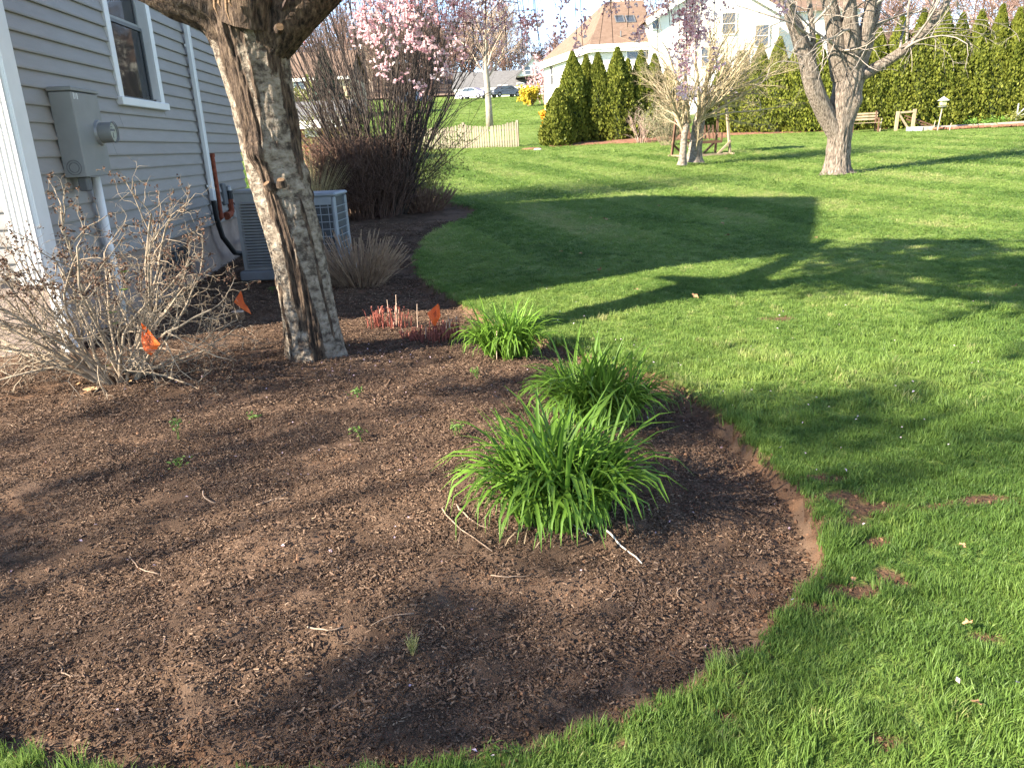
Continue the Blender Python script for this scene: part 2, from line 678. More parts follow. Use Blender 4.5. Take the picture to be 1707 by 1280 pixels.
yf = 22.3 * np.exp(np.arange(0, math.log(420 / 22.3), 0.03))
uf = np.linspace(-1.5, 1.5, 120)
parts.append(grid(uf[None] * (yf[:, None] + 3), np.repeat(yf[:, None], 120, 1), lambda a, b: base_z(a, b) + (fbm(a * .15, b * .15, 7, 3) - .5) * .12 * sstep(18, 30, b)))
xr, yr = np.meshgrid(np.linspace(-45, 45, 60), np.linspace(-40, 18, 40))
parts.append(grid(xr, yr, lambda a, b: base_z(a, b) - 0.17))
VV, FF, SS, n0 = [], [], [], 0
for k, (v, f) in enumerate(parts):
    VV.append(v); FF.append(f + n0); n0 += len(v)
    SS.append(soils[0] if k == 0 else np.zeros(len(v)))
lawn = tag(mk("lawn", np.vstack(VV), [np.vstack(FF)], LAWN, smooth=True, attrs={"soil": np.concatenate(SS)}), kind="structure")

# ------------------------------------------------------------------ grass blades
GRASS = pmat("grass_blade", [(0.0, (0.072, 0.140, 0.030)), (0.4, (0.132, 0.220, 0.046)), (0.75, (0.212, 0.298, 0.074)), (1.0, (0.34, 0.34, 0.14))],
             attr="tint", inst=True, nmix=0.25, scale=30, rough=0.5, spec=0.25, trans=0.45)


def tuft(name, nb, rad_, hmin, hmax, wid):
    Vs, Fs, n = [], [], 0
    F3 = [[], []]
    for i in range(nb):
        a = random.uniform(0, 6.28)
        rr = rad_ * math.sqrt(random.random())
        p = np.array([rr * math.cos(a), rr * math.sin(a), -0.006])
        yaw = random.uniform(0, 6.28)
        h = random.uniform(hmin, hmax)
        lean = random.uniform(0.05, 0.75)
        d = np.array([math.cos(yaw), math.sin(yaw), 0])
        sdv = np.array([-d[1], d[0], 0]) * wid * random.uniform(.7, 1.2) / 2
        c1 = p + d * lean * h * 0.25 + np.array([0, 0, h * 0.5])
        c2 = p + d * lean * h * 0.75 + np.array([0, 0, h * (0.95 - .25 * lean)])
        Vs += [p - sdv, p + sdv, c1 - sdv * .9, c1 + sdv * .9, c2]
        F3[0].append((n, n + 1, n + 3, n + 2))
        F3[1].append((n + 2, n + 3, n + 4))
        n += 5
    return mk(name, np.array(Vs), [np.array(F3[0]), np.array(F3[1])], GRASS, smooth=True)


tufts = [tuft("grass_tuft", 26, 0.040, 0.028, 0.062, 0.0030) for _ in range(5)] + [tuft("grass_tuft", 22, 0.035, 0.05, 0.10, 0.0036) for _ in range(3)]

SDIR = np.array([-0.30, 0.954])
SNRM = np.array([0.954, 0.30])
GP, GR, GS, GT, GI = [], [], [], [], []


def lay_grass(y0, y1, umax, dens, sxy, sz, edge_only=False):
    A = umax * ((y1 + .8) ** 2 - (y0 + .8) ** 2)
    k = int(A * dens)
    y = np.sqrt(rng.random(k) * ((y1 + .8) ** 2 - (y0 + .8) ** 2) + (y0 + .8) ** 2) - .8
    x = (rng.random(k) * 2 - 1) * umax * (y + .8)
    sd = bed_sd(x, y)
    keep = sd + .03 * (rng.random(k) - .5) < 0.004
    keep &= rng.random(k) > bare(x, y) * .97
    keep &= rng.random(k) > 0.35 * sstep(.6, .75, fbm(x * 5, y * 5, 22, 3))
    x, y, sd = x[keep], y[keep], sd[keep]
    k = len(x)
    z = ground_z(x, y, sd) if y0 < 17 else base_z(x, y)
    big = fbm(x * .9, y * .9, 31, 3)
    sml = fbm(x * 5, y * 5, 33, 3)
    st = np.sign(np.sin((x * SNRM[0] + y * SNRM[1]) * math.pi / 1.15)) * sstep(9, 12, y) * (1 - sstep(26, 40, y))
    near = 1 - sstep(4, 10, y)
    far_ = sstep(10, 20, y)
    tint = 0.42 + .08 * far_ + ((big - .5) * 1.1 + (sml - .5) * .6) * (1 - .55 * far_) + rng.normal(size=k) * .10 + st * 0.20  # light and dark sheen of the mown stripes put into the tint
    tint = tint + (rng.random(k) < 0.035) * .4
    rot = np.stack([rng.normal(size=k) * .16 + st * .42, rng.normal(size=k) * .16 + near * (sml - .5) * 1.4, rng.random(k) * 6.28], 1)
    # the mown stripes: blades pressed away from / towards the mower, their sheen also tinted in
    h = sz * (0.65 + (sml - .4) * 1.3 * near + .7 * rng.random(k) * (0.5 + .5 * near))
    h = np.clip(h, .4, 2.2) * (1 + .5 * np.exp(-(sd / .10) ** 2))
    s = np.stack([sxy * (0.85 + .3 * rng.random(k))] * 2 + [h], 1)
    GP.append(np.stack([x, y, z], 1)); GR.append(rot); GS.append(s); GT.append(tint)
    GI.append(np.where((sml > .58) & (rng.random(k) < .5 * near), rng.integers(5, 8, k), rng.integers(0, 5, k)))


lay_grass(0.9, 4.2, 1.15, 2100, .85, .52)
lay_grass(4.2, 9, 1.1, 620, 1.25, .62)
lay_grass(9, 17, 1.0, 260, 1.9, .55)
lay_grass(17, 30, 1.0, 90, 3.0, .7)
lay_grass(30, 62, .85, 22, 5.5, .8)
lay_grass(62, 112, .55, 5, 10.0, 1.1)
grass = gn_scatter("lawn_grass", np.vstack(GP), np.vstack(GR), np.vstack(GS), np.concatenate(GT), tufts, np.concatenate(GI))
tag(grass, kind="stuff")

# ------------------------------------------------------------------ shredded bark on the bed
CHIP = pmat("bark_chip", [(0.0, (0.046, 0.028, 0.018)), (0.45, (0.092, 0.057, 0.038)), (0.8, (0.160, 0.103, 0.070)), (1.0, (0.29, 0.20, 0.135))], attr="tint",
            nmix=0.3, scale=60, rough=0.85, spec=0.15)


def chip_patch(name, k, r):
    b = MB()
    tt = []
    for i in range(k):
        a = random.uniform(0, 6.28)
        q = r * math.sqrt(random.random())
        yaw = random.uniform(0, 6.28)
        t_ = random.random()
        L_ = 0.004 + 0.022 * t_ ** 3.6
        W_ = random.uniform(0.0018, 0.0042) + .003 * t_ ** 3
        H_ = random.uniform(0.0015, 0.0035)
        d = unit([math.cos(yaw), math.sin(yaw), random.uniform(-.35, .35)])
        sdv = unit(np.cross(d, [random.uniform(-.5, .5), random.uniform(-.5, .5), 1]))
        u = np.cross(sdv, d)
        c = np.array([q * math.cos(a), q * math.sin(a), 0.002 + random.uniform(0, .005)])
        taper = random.uniform(.3, .9)
        P = []
        for sx, w in ((-1, taper), (1, 1.0)):
            for sy, szz in ((-1, -1), (1, -1), (1, 1), (-1, 1)):
                P.append(c + d * sx * L_ / 2 + sdv * sy * W_ * w / 2 + u * szz * H_ / 2)
        b.add(np.array(P), [np.array([(0, 1, 5, 4), (1, 2, 6, 5), (2, 3, 7, 6), (3, 0, 4, 7), (3, 2, 1, 0), (4, 5, 6, 7)])])
        tt += [min(1, max(0, random.gauss(.52, .27)))] * 8
    Vv, Ff = b.arrays()
    return mk(name, Vv, Ff, CHIP, attrs={"tint": tt})


patches = [chip_patch("chip_patch", 34, .065) for _ in range(7)]
CP, CR, CS = [], [], []
for y0, y1, dens, s in ((1.2, 4.5, 950, .95), (4.5, 8, 420, 1.25), (8, 15, 100, 2.0)):
    um = 1.1
    k = int(um * ((y1 + .8) ** 2 - (y0 + .8) ** 2) * dens)
    y = np.sqrt(rng.random(k) * ((y1 + .8) ** 2 - (y0 + .8) ** 2) + (y0 + .8) ** 2) - .8
    x = (rng.random(k) * 2 - 1) * um * (y + .8)
    sd = bed_sd(x, y)
    keep = (sd > .02) & (rng.random(k) < sstep(0.0, .2, sd) * .85 + .15) & (rng.random(k) < .62 + .8 * sstep(.38, .62, fbm(x * 3.5, y * 3.5, 41, 3))) & (x > -3.75 - .066 * y + .2)
    x, y, sd = x[keep], y[keep], sd[keep]
    k = len(x)
    CP.append(np.stack([x, y, ground_z(x, y, sd) + .001], 1))
    CR.append(np.stack([rng.normal(size=k) * .12, rng.normal(size=k) * .12, rng.random(k) * 6.28], 1))
    CS.append(np.repeat((s * (.45 + .85 * rng.random(k) ** 1.4))[:, None], 3, 1))
CP, CR, CS = np.vstack(CP), np.vstack(CR), np.vstack(CS)
mulch = gn_scatter("shredded_bark_mulch", CP, CR, CS, rng.random(len(CP)), patches, rng.integers(0, 7, len(CP)))
tag(mulch, kind="stuff")

# crumbs of soil along the cut edge, in the bare spots and between the chips
CRUMB = pmat("soil_crumb", [(0.3, (0.075, 0.040, 0.024)), (0.7, (0.17, 0.095, 0.058))], attr="tint", inst=True, nmix=.3, scale=40, rough=.95, spec=.1)
clods = []
for k in range(4):
    th_ = rng.random(26) * 6.28
    zz = rng.random(26) * 2 - 1
    Q = np.stack([np.sqrt(1 - zz ** 2) * np.cos(th_), np.sqrt(1 - zz ** 2) * np.sin(th_), zz * .7], 1)
    import bmesh
    bm = bmesh.new()
    bmesh.ops.create_icosphere(bm, subdivisions=1, radius=1)
    for v in bm.verts:
        v.co *= .6 + .7 * random.random()
    me = bpy.data.meshes.new("soil_clod")
    bm.to_mesh(me); bm.free()
    me.materials.append(CRUMB)
    o = bpy.data.objects.new("soil_clod", me)
    COL.objects.link(o)
    clods.append(o)
k = 130000
y = 1.2 + 8.3 * rng.random(k) ** 1.5
x = (rng.random(k) * 2 - 1) * 1.1 * (y + .8)
sd = bed_sd(x, y)
bb = bare(x, y)
pr = np.where(np.abs(sd - .10) < .2, .85, np.where(sd > 0, .22, 0)) * (sd > -.06) + bb * (sd < 0) * .8
keep = rng.random(k) < pr
x, y, sd = x[keep], y[keep], sd[keep]
k = len(x)
ss_ = (.0022 + .0065 * rng.random(k) ** 4) * (1 + .05 * y)
crumbs = gn_scatter("soil_crumbs", np.stack([x, y, ground_z(x, y, sd) + ss_ * .3], 1), rng.random((k, 3)) * 6.28, np.repeat(ss_[:, None], 3, 1), rng.random(k), clods, rng.integers(0, 4, k))
tag(crumbs, kind="stuff")

# ------------------------------------------------------------------ the house along the bed
SIDING = pmat("vinyl_siding", [(0.3, (0.208, 0.194, 0.181)), (0.7, (0.242, 0.226, 0.211))], scale=3, rough=0.55, bump=0.12, bscale=30, stretch=(1, 1, 6), spec=0.35, var=0.05)
WHITE = pmat("white_trim", [(0.3, (0.58, 0.58, 0.57)), (0.8, (0.66, 0.66, 0.65))], scale=4, rough=0.45, spec=0.4)
FOUND = pmat("painted_concrete", [(0.3, (0.19, 0.145, 0.12)), (0.7, (0.30, 0.235, 0.20))], scale=3, rough=0.9, bump=0.4, bscale=50)
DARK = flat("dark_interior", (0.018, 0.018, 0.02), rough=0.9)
ROOF = pmat("roof_shingle", [(0.3, (0.07, 0.065, 0.06)), (0.7, (0.13, 0.12, 0.11))], scale=30, rough=0.9, bump=0.5)
GLASS = glass_mat("window_glass")
BOXGREY = pmat("grey_enamel", [(0.3, (0.165, 0.168, 0.163)), (0.7, (0.195, 0.198, 0.192))], scale=5, rough=0.5, spec=0.4, bump=.03)
DGREY = flat("dark_grey_paint", (0.10, 0.105, 0.11), rough=0.5)
RUST = pmat("rusty_pipe", [(0.3, (0.12, 0.025, 0.012)), (0.7, (0.26, 0.065, 0.03))], scale=25, rough=0.8, bump=0.3)
BLACK = flat("black_rubber", (0.012, 0.012, 0.013), rough=0.55)
STEEL = pmat("grey_steel", [(0.3, (0.20, 0.205, 0.21)), (0.7, (0.28, 0.285, 0.29))], scale=20, rough=0.45, metal=0.4)

C0 = np.array([-3.717, 6.29, 0.0])
DW = np.array([-0.0662, 0.9978, 0.0])
NW = np.array([0.9978, 0.0662, 0.0])
ZV = np.array([0, 0, 1.0])
AXW = [DW, NW, ZV]


def Wp(u, n, z):
    return DW * u + NW * n + ZV * z          # local to the house empty


house = thing("house", "grey vinyl sided house with white trimmed window and downspout beside the mulch bed", "house", C0)
ZS, EXPO, LEN, EAVE, PEAK, UP_ = 0.732, 0.1345, 6.6, 4.75, 6.35, 3.6
WU0, WU1, WZ0, WZ1 = 2.05, 3.36, 2.16, 3.95      # outer casing of the window


def board(u0, u1, z, top=EXPO, name="siding_board"):
    b = MB()
    P = []
    for u in (u0, u1):
        P += [Wp(u, -.01, z), Wp(u, .026, z), Wp(u, .0285, z + .006), Wp(u, .0285, z + .018), Wp(u, .004, z + top), Wp(u, -.01, z + top)]
    F = np.array([(i, (i + 1) % 6, 6 + (i + 1) % 6, 6 + i) for i in range(6)])
    b.add(np.array(P), [F, np.array([[5, 4, 3, 2, 1, 0], [6, 7, 8, 9, 10, 11]])])
    return b.build(name, SIDING, house)


z = ZS
first_full = None
while z < PEAK - .12:
    u0, u1 = 0.13, LEN
    if z > EAVE:
        k = (z + EXPO - EAVE) / (PEAK - EAVE)
        u0, u1 = UP_ * k, LEN - (LEN - UP_) * k
    if z <= EAVE and not (z + EXPO > WZ0 and z < WZ1 - .01):
        # two lengths of vinyl, the second lapped a little over the first
        cut = u0 + (u1 - u0) * (.25 + .5 * ((z * 7.77) % 1.0))
        board(u0, cut, z)
        o = board(cut - .03, u1, z)
        o.location = tuple(NW * .0018)
    elif z + EXPO > WZ0 + .0 and z < WZ1 - .01:
        for a, b_ in ((u0, WU0 + .02), (WU1 - .02, u1)):
            board(a, b_, z)
        if z < WZ0:
            board(WU0 + .021, WU1 - .021, z, top=WZ0 - z + .03)
    elif z <= EAVE and first_full is not None:
        shared("siding_board", first_full, house, loc=(0, 0, z - ZS))
    else:
        o = board(u0, u1, z)
        first_full = first_full or o
    z += EXPO
# front wall, facing the sun: boards run away from the corner
ff = None
z = ZS
while z < EAVE:
    if ff is None:
        b = MB()
        P = []
        for u in (0.2, 4.2):
            for n_, zz in ((-.01, 0), (.019, 0), (.0215, .006), (.0215, .018), (.006, EXPO), (-.01, EXPO)):
                P.append(-NW * u - DW * n_ + ZV * (ZS + zz))
        b.add(np.array(P), [np.array([(i, (i + 1) % 6, 6 + (i + 1) % 6, 6 + i) for i in range(6)]), np.array([[5, 4, 3, 2, 1, 0], [6, 7, 8, 9, 10, 11]])])
        ff = b.build("siding_board", SIDING, house)
    else:
        shared("siding_board", ff, house, loc=(0, 0, z - ZS))
    z += EXPO
# shell behind the boards, with the opening of the window left free
b = MB()
T_ = .10
for u0, u1, z0, z1 in ((0.02, WU0 + .1, ZS, EAVE), (WU1 - .1, LEN, ZS, EAVE), (WU0 + .1, WU1 - .1, ZS, WZ0 + .05), (WU0 + .1, WU1 - .1, WZ1 - .1, EAVE)):
    b.box(Wp((u0 + u1) / 2, -.012 - T_ / 2, (z0 + z1) / 2), (u1 - u0 - .002, T_, z1 - z0), ax=AXW)
b.box(-NW * 2.2 + DW * (.012 + T_ / 2) + ZV * (ZS + EAVE) / 2, (T_, 4.0, EAVE - ZS), ax=AXW)
b.box(Wp(LEN - .06, -3.2, (ZS + EAVE) / 2), (T_, 6.0, EAVE - ZS), ax=AXW)
b.box(Wp(LEN / 2, -6.2, (ZS + EAVE) / 2), (LEN, T_, EAVE - ZS), ax=AXW)
b.poly_extrude([Wp(0.02, -.02, EAVE), Wp(LEN - .02, -.02, EAVE), Wp(UP_, -.02, PEAK - .05)], -NW * 6.2)
b.build("wall", SIDING, house)
b = MB()
b.box(Wp(LEN / 2, -.03 - .1, .22), (LEN - .02, .2, .99), ax=AXW)
b.box(-NW * 2.2 + DW * .13 + ZV * .22, (.2, 3.98, .99), ax=AXW)
fo = b.build("foundation", FOUND, house)
# basement window well
o = MB().box(Wp(2.93, -.025, .44), (.98, .06, .40), ax=AXW).build("basement_window", DGREY, house)
MB().box(Wp(2.69, .006, .44), (.42, .012, .32), ax=AXW).build("pane", GLASS, o)
MB().box(Wp(3.17, .006, .44), (.42, .012, .32), ax=AXW).build("pane", GLASS, o)
# roof: two slopes, ridge square to this wall
b = MB()
sl_ = (PEAK - EAVE) / UP_
for s0, s1 in ((-.32, UP_), (LEN + .32, UP_)):
    za = EAVE - sl_ * .32
    P = [Wp(s0, .28, za), Wp(s1, .28, PEAK), Wp(s1, -6.5, PEAK), Wp(s0, -6.5, za)]
    b.poly_extrude(P, ZV * .14)
b.build("roof", ROOF, house)
b = MB()
for s0, s1 in ((-.32, UP_), (LEN + .32, UP_)):
    za = EAVE - sl_ * .32
    b.beam(Wp(s0, .295, za - .03), Wp(s1, .295, PEAK - .03), .03, .2)
b.build("rake_board", WHITE, house)
b = MB()
b.box(Wp(.065, .014, (ZS - .03 + EAVE) / 2), (.19, .03, EAVE - ZS + .06), ax=AXW)
b.build("corner_board", WHITE, house)
b = MB()
b.box(-NW * .10 - DW * .016 + ZV * (ZS - .03 + EAVE) / 2, (.032, .235, EAVE - ZS + .06), ax=AXW)
for k in range(5):
    b.box(-NW * (.02 + .042 * k) - DW * .04 + ZV * (ZS + EAVE) / 2, (.018, .022, EAVE - ZS), ax=AXW)
b.build("fluted_corner_trim", WHITE, house)
b = MB()
b.box(Wp(.02, .03, .32), (.13, .10, .75), ax=AXW, bev=.012)
b.build("corner_drain_pipe", WHITE, house)

# window
win = MB()
cw, pr = .115, .03
for u0, u1, z0, z1 in ((WU0, WU0 + cw, WZ0 + .08, WZ1), (WU1 - cw, WU1, WZ0 + .08, WZ1), (WU0 + cw, WU1 - cw, WZ1 - cw, WZ1)):
    win.box(Wp((u0 + u1) / 2, pr - .02, (z0 + z1) / 2), (u1 - u0, .06, z1 - z0), ax=AXW, bev=.004)
# deep jambs
for u0 in (WU0 + cw - .004, WU1 - cw + .004):
    win.box(Wp(u0, -.045, (WZ0 + WZ1) / 2 + .02), (.012, .13, WZ1 - WZ0 - .2), ax=AXW)
window = win.build("window", WHITE, house)
MB().box(Wp((WU0 + WU1) / 2, .034, WZ0 + .04), (WU1 - WU0 + .06, .085, .08), ax=AXW, bev=.008).build("sill", WHITE, window)
ui0, ui1, zi0, zi1, zm = WU0 + cw, WU1 - cw, WZ0 + .08, WZ1 - cw, 3.03
SASHM = flat("grey_screen_frame", (0.22, 0.225, 0.22), rough=.5)
for nm, z0, z1, dep in (("lower_sash", zi0, zm, -.06), ("upper_sash", zm, zi1, -.085)):
    b = MB()
    f = .035
    uc = (ui0 + ui1) / 2
    for cu, cz, su, szz in ((ui0 + f / 2, (z0 + z1) / 2, f, z1 - z0), (ui1 - f / 2, (z0 + z1) / 2, f, z1 - z0), (uc, z0 + f / 2, ui1 - ui0 - 2 * f, f), (uc, z1 - f / 2, ui1 - ui0 - 2 * f, f)):
        b.box(Wp(cu, dep, cz), (su, .03, szz), ax=AXW)
    s_ = b.build(nm, SASHM if nm == "upper_sash" else DGREY, window)
    MB().box(Wp(uc, dep - .004, (z0 + z1) / 2), (ui1 - ui0 - 2 * f, .006, z1 - z0 - 2 * f), ax=AXW).build("pane", GLASS, window)
MB().box(Wp((ui0 + ui1) / 2, -.9, 3.0), (2.2, .02, 2.6), ax=AXW).build("room_shade_sheet", DARK, window)  # near-black sheet: darkness of the unlit room put into its colour
CURT = pmat("curtain", [(0.3, (0.12, 0.105, 0.09)), (0.7, (0.18, 0.16, 0.14))], scale=6, stretch=(1, 1, .2), rough=.9)
b = MB()
pts = [Wp(ui0 + .02 + i * .035, -.16 - .018 * (i % 2), zi0 - .1) for i in range(14)]
V_ = np.array(pts + [p + ZV * 1.75 for p in pts])
b.add(V_, [np.array([(i, i + 1, 14 + i + 1, 14 + i) for i in range(13)])])
b.build("curtain", CURT, window)

# downspout
b = MB()
b.box(Wp(4.52, .075, 2.9), (.085, .065, 3.7), ax=AXW, bev=.012)
for k in (-1, 1):
    b.box(Wp(4.52 + k * .018, .109, 2.9), (.012, .006, 3.7), ax=AXW)
for z_ in (1.25, 3.0):
    b.box(Wp(4.52, .04, z_), (.13, .012, .03), ax=AXW)
b.build("downspout", WHITE, house)
b = MB()
b.tube([Wp(4.52, .075, 1.06), Wp(4.53, .08, .8), Wp(4.60, .10, .55), Wp(4.85, .16, .30), Wp(5.2, .30, .22)], .036, 10)
b.build("drain_hose", BLACK, house)
for k in (0, 1):
    b = MB()
    b.tube([Wp(5.55 + .06 * k, .03, .95), Wp(5.56 + .05 * k, .12, .82), Wp(5.4, .16 + .03 * k, .52), Wp(5.55, .22, .36 + .03 * k), Wp(6.0, .45, .38), Wp(6.4, .6, .42 + .05 * k)], .016 + .01 * k, 8)
    b.build("refrigerant_line", STEEL if k == 0 else BLACK, house)

# rusty pipe and gas fitting on the wall
g = thing("rusty_vent_pipe", "tall thin rust red pipe on the siding beside the white downspout", "pipe", C0 + Wp(4.86, .05, 0))
o = Wp(4.86, .05, 0)
b = MB()
b.tube([Wp(4.88, .05, 1.66) - o, Wp(4.86, .05, .90) - o, Wp(4.85, .05, .80) - o, Wp(4.84, -.02, .74) - o], .029, 10)
b.tube([Wp(4.88, .05, 1.62) - o, Wp(4.88, .05, 1.67) - o], .036, 10)
b.tube([Wp(4.855, .05, .86) - o, Wp(4.85, .05, .79) - o], .038, 10)
b.build("pipe", RUST, g)
g = thing("gas_pipe_fitting", "rust red elbow pipe with dark valve rising from the foundation by the downspout", "pipe fitting", C0 + Wp(5.35, .06, .7))
o = Wp(5.35, .06, .7)
b = MB()
b.tube([Wp(5.12, .05, .80) - o, Wp(5.30, .06, .81) - o, Wp(5.38, .06, .84) - o, Wp(5.40, .06, 1.03) - o], .045, 10)
b.tube([Wp(5.10, .05, .80) - o, Wp(5.18, .05, .80) - o], .058, 10)
b.build("elbow", RUST, g)
b = MB()
b.tube([Wp(5.40, .06, 1.02) - o, Wp(5.405, .06, 1.14) - o], .052, 10)
b.tube([Wp(5.36, .06, 1.10) - o, Wp(5.46, .06, 1.10) - o], .022, 8)
b.build("valve", BLACK, g)
MB().tube([Wp(5.405, .06, 1.14) - o, Wp(5.41, .06, 1.19) - o, Wp(5.41, .06, 1.21) - o], [.04, .04, .015], 10).build("cap", STEEL, g)
MB().box(Wp(5.22, .03, 1.10) - o, (.16, .06, .30), ax=AXW, bev=.01).build("mounting_plate", DGREY, g)

# electricity meter
mt = thing("electricity_meter", "grey metal electricity meter box with round glass meter on the siding", "electricity meter", C0 + Wp(.83, 0, 1.49))
o = Wp(.83, 0, 1.49)
MB().box(Wp(.83, .115, 1.845) - o, (.52, .185, .69), ax=AXW, bev=.006).build("box", BOXGREY, mt)
MB().box(Wp(.83, .118, 2.212) - o, (.54, .205, .035), ax=AXW, bev=.006).build("lid", BOXGREY, mt)
b = MB()
ring = lambda n_: Wp(.985, n_, 1.866) - o
b.tube([ring(.208), ring(.228)], [.112, .105], 24)
col = b.build("collar", STEEL, mt, smooth=False)
b = MB()
b.tube([ring(.228), ring(.33)], [.088, .086], 24, cap=False)
b.tube([ring(.33), ring(.342)], [.092, .090], 24, cap=False)
b.build("rim", BOXGREY, mt, smooth=True)
MB().tube([ring(.318), ring(.322)], [.082, .082], 24).build("dial", flat("meter_face", (.42, .44, .36), rough=.4), mt)
b = MB()
b.box(Wp(.985, .325, 1.885) - o, (.09, .004, .02), ax=AXW)
b.box(Wp(.985, .325, 1.84) - o, (.006, .004, .05), ax=AXW)
b.box(Wp(.965, .325, 1.91) - o, (.05, .004, .008), ax=AXW)
b.build("dial_mark", DGREY, mt)
MB().tube([ring(.336), ring(.345), ring(.352)], [.086, .08, .03], 24).build("glass_cover", glass_mat("meter_glass", (.3, .3, .3), .12), mt, smooth=True)
b = MB()
for k, (w_, h_) in enumerate(((.018, .05), (.012, .042), (.02, .048))):
    b.box(Wp(.615 + .03 * k, .2095, 2.155) - o, (w_, .003, h_), ax=AXW)
b.build("sticker", flat("faded_sticker", (.55, .55, .53)), mt)
b = MB()
th = np.linspace(0, 2 * math.pi, 25)
for r_ in (.06, .04):
    b.tube([Wp(.567, .115 + r_ * math.cos(t), 1.58 + r_ * math.sin(t)) - o for t in th], .003, 4, cap=False)
b.build("knockout", DGREY, mt)
MB().box(Wp(.70, .12, 1.44) - o, (.09, .08, .12), ax=AXW, bev=.01).build("conduit_hub", DGREY, mt)
b = MB()
b.tube([Wp(1.0, .09, 1.49) - o, Wp(1.0, .09, .02) - o], .04, 12)
b.build("conduit", WHITE, mt, smooth=True)

# air conditioner units
def ac_louvred():
    c = np.array([-2.93, 9.98, 0.10])
    t = thing("air_conditioner", "pale grey air conditioner with horizontal louvres on a concrete pad behind the leaning trunk", "air conditioner", c, rad(-2))
    MB().box((0, 0.05, .06), (.86, .62, .12), bev=.015).build("pad", flat("grey_concrete", (.17, .175, .18), rough=.9, bump=.3), t)
    W_, D_, H_, z0 = .76, .50, .95, .125
    MB().box((0, .08, z0 + H_ / 2), (W_ - .06, D_ - .1, H_ - .04)).build("coil", DARK, t)
    b = MB()
    for sx in (-1, 1):
        for sy in (-1, 1):
            b.box((sx * (W_ / 2 - .025), sy * (D_ / 2 - .025) + .05, z0 + H_ / 2), (.05, .05, H_))
    b.box((0, .05, z0 + H_ + .012), (W_ + .02, D_ + .02, .05), bev=.015)
    b.box((0, .05, z0 + .02), (W_ - .1, D_ - .02, .04))
    b.box((0, -D_ / 2 + .055, z0 + H_ - .06), (W_ - .1, .012, .10))
    b.box((.1, -D_ / 2 + .058, z0 + H_ / 2), (.02, .012, H_ - .1))
    b.build("frame", AC1, t)
    first = None
    for k in range(22):
        z_ = z0 + .06 + k * .0365
        if first is None:
            first = MB().beam((-W_ / 2 + .05, -D_ / 2 + .05, 0), (W_ / 2 - .05, -D_ / 2 + .05, 0), .026, .016, up=(0, -.6, .8)).build("louvre", AC1, t)
            first.location = (0, 0, z_)
        else:
            shared("louvre", first, t, loc=(0, 0, z_))
    side = None
    for k in range(22):
        z_ = z0 + .06 + k * .0365
        if side is None:
            side = MB().beam((W_ / 2 - .005, -D_ / 2 + .1, 0), (W_ / 2 - .005, D_ / 2, 0), .026, .016).build("louvre", AC1, t)
            side.location = (0, 0, z_)
        else:
            shared("louvre", side, t, loc=(0, 0, z_))


AC1 = pmat("beige_enamel", [(0.3, (0.19, 0.19, 0.186)), (0.7, (0.235, 0.235, 0.23))], scale=8, rough=.5, spec=.4)
AC2 = pmat("blue_grey_enamel", [(0.3, (0.16, 0.185, 0.21)), (0.7, (0.20, 0.225, 0.25))], scale=8, rough=.45, spec=.4)
ac_louvred()


def ac_grid():
    c = np.array([-2.37, 10.15, 0.10])
    t = thing("air_conditioner", "blue grey air conditioner with square wire guard beside the dry cut grass clump", "air conditioner", c, rad(-3))
    MB().box((0, 0, .06), (.72, .72, .12), bev=.015).build("pad", flat("grey_pad", (.15, .155, .16), rough=.9, bump=.3), t)
    W_, H_, z0 = .60, .86, .125
    MB().box((0, 0, z0 + H_ / 2), (W_ - .08, W_ - .08, H_ - .04)).build("coil", pmat("coil_fins", [(.35, (.02, .022, .026)), (.65, (.07, .08, .09))], scale=60, stretch=(6, 6, .1), rough=.6), t)
    b = MB()
    for sx in (-1, 1):
        for sy in (-1, 1):
            b.box((sx * (W_ / 2 - .03), sy * (W_ / 2 - .03), z0 + H_ / 2), (.06, .06, H_), bev=.02)
    b.box((0, 0, z0 + .03), (W_ - .12, W_ - .02, .06))
    b.box((0, 0, z0 + H_ - .05), (W_ - .1, W_ - .01, .1))
    b.build("frame", AC2, t)
    MB().box((0, 0, z0 + H_ + .02), (W_ + .03, W_ + .03, .05), bev=.02).build("top_cover", AC2, t)
    b = MB()
    for s in (-1, 1):
        for k in range(8):
            z_ = z0 + .10 + k * .09
            b.beam((-W_ / 2 + .05, s * (W_ / 2 - .006), z_), (W_ / 2 - .05, s * (W_ / 2 - .006), z_), .008, .010)
            b.beam((s * (W_ / 2 - .006), -W_ / 2 + .05, z_), (s * (W_ / 2 - .006), W_ / 2 - .05, z_), .008, .010)
        for k in range(5):
            x_ = -W_ / 2 + .1 + k * .1
            b.beam((x_, s * (W_ / 2 - .012), z0 + .05), (x_, s * (W_ / 2 - .012), z0 + H_ - .1), .008, .008, up=(0, 1, 0))
    b.build("wire_guard", AC2, t)


ac_grid()

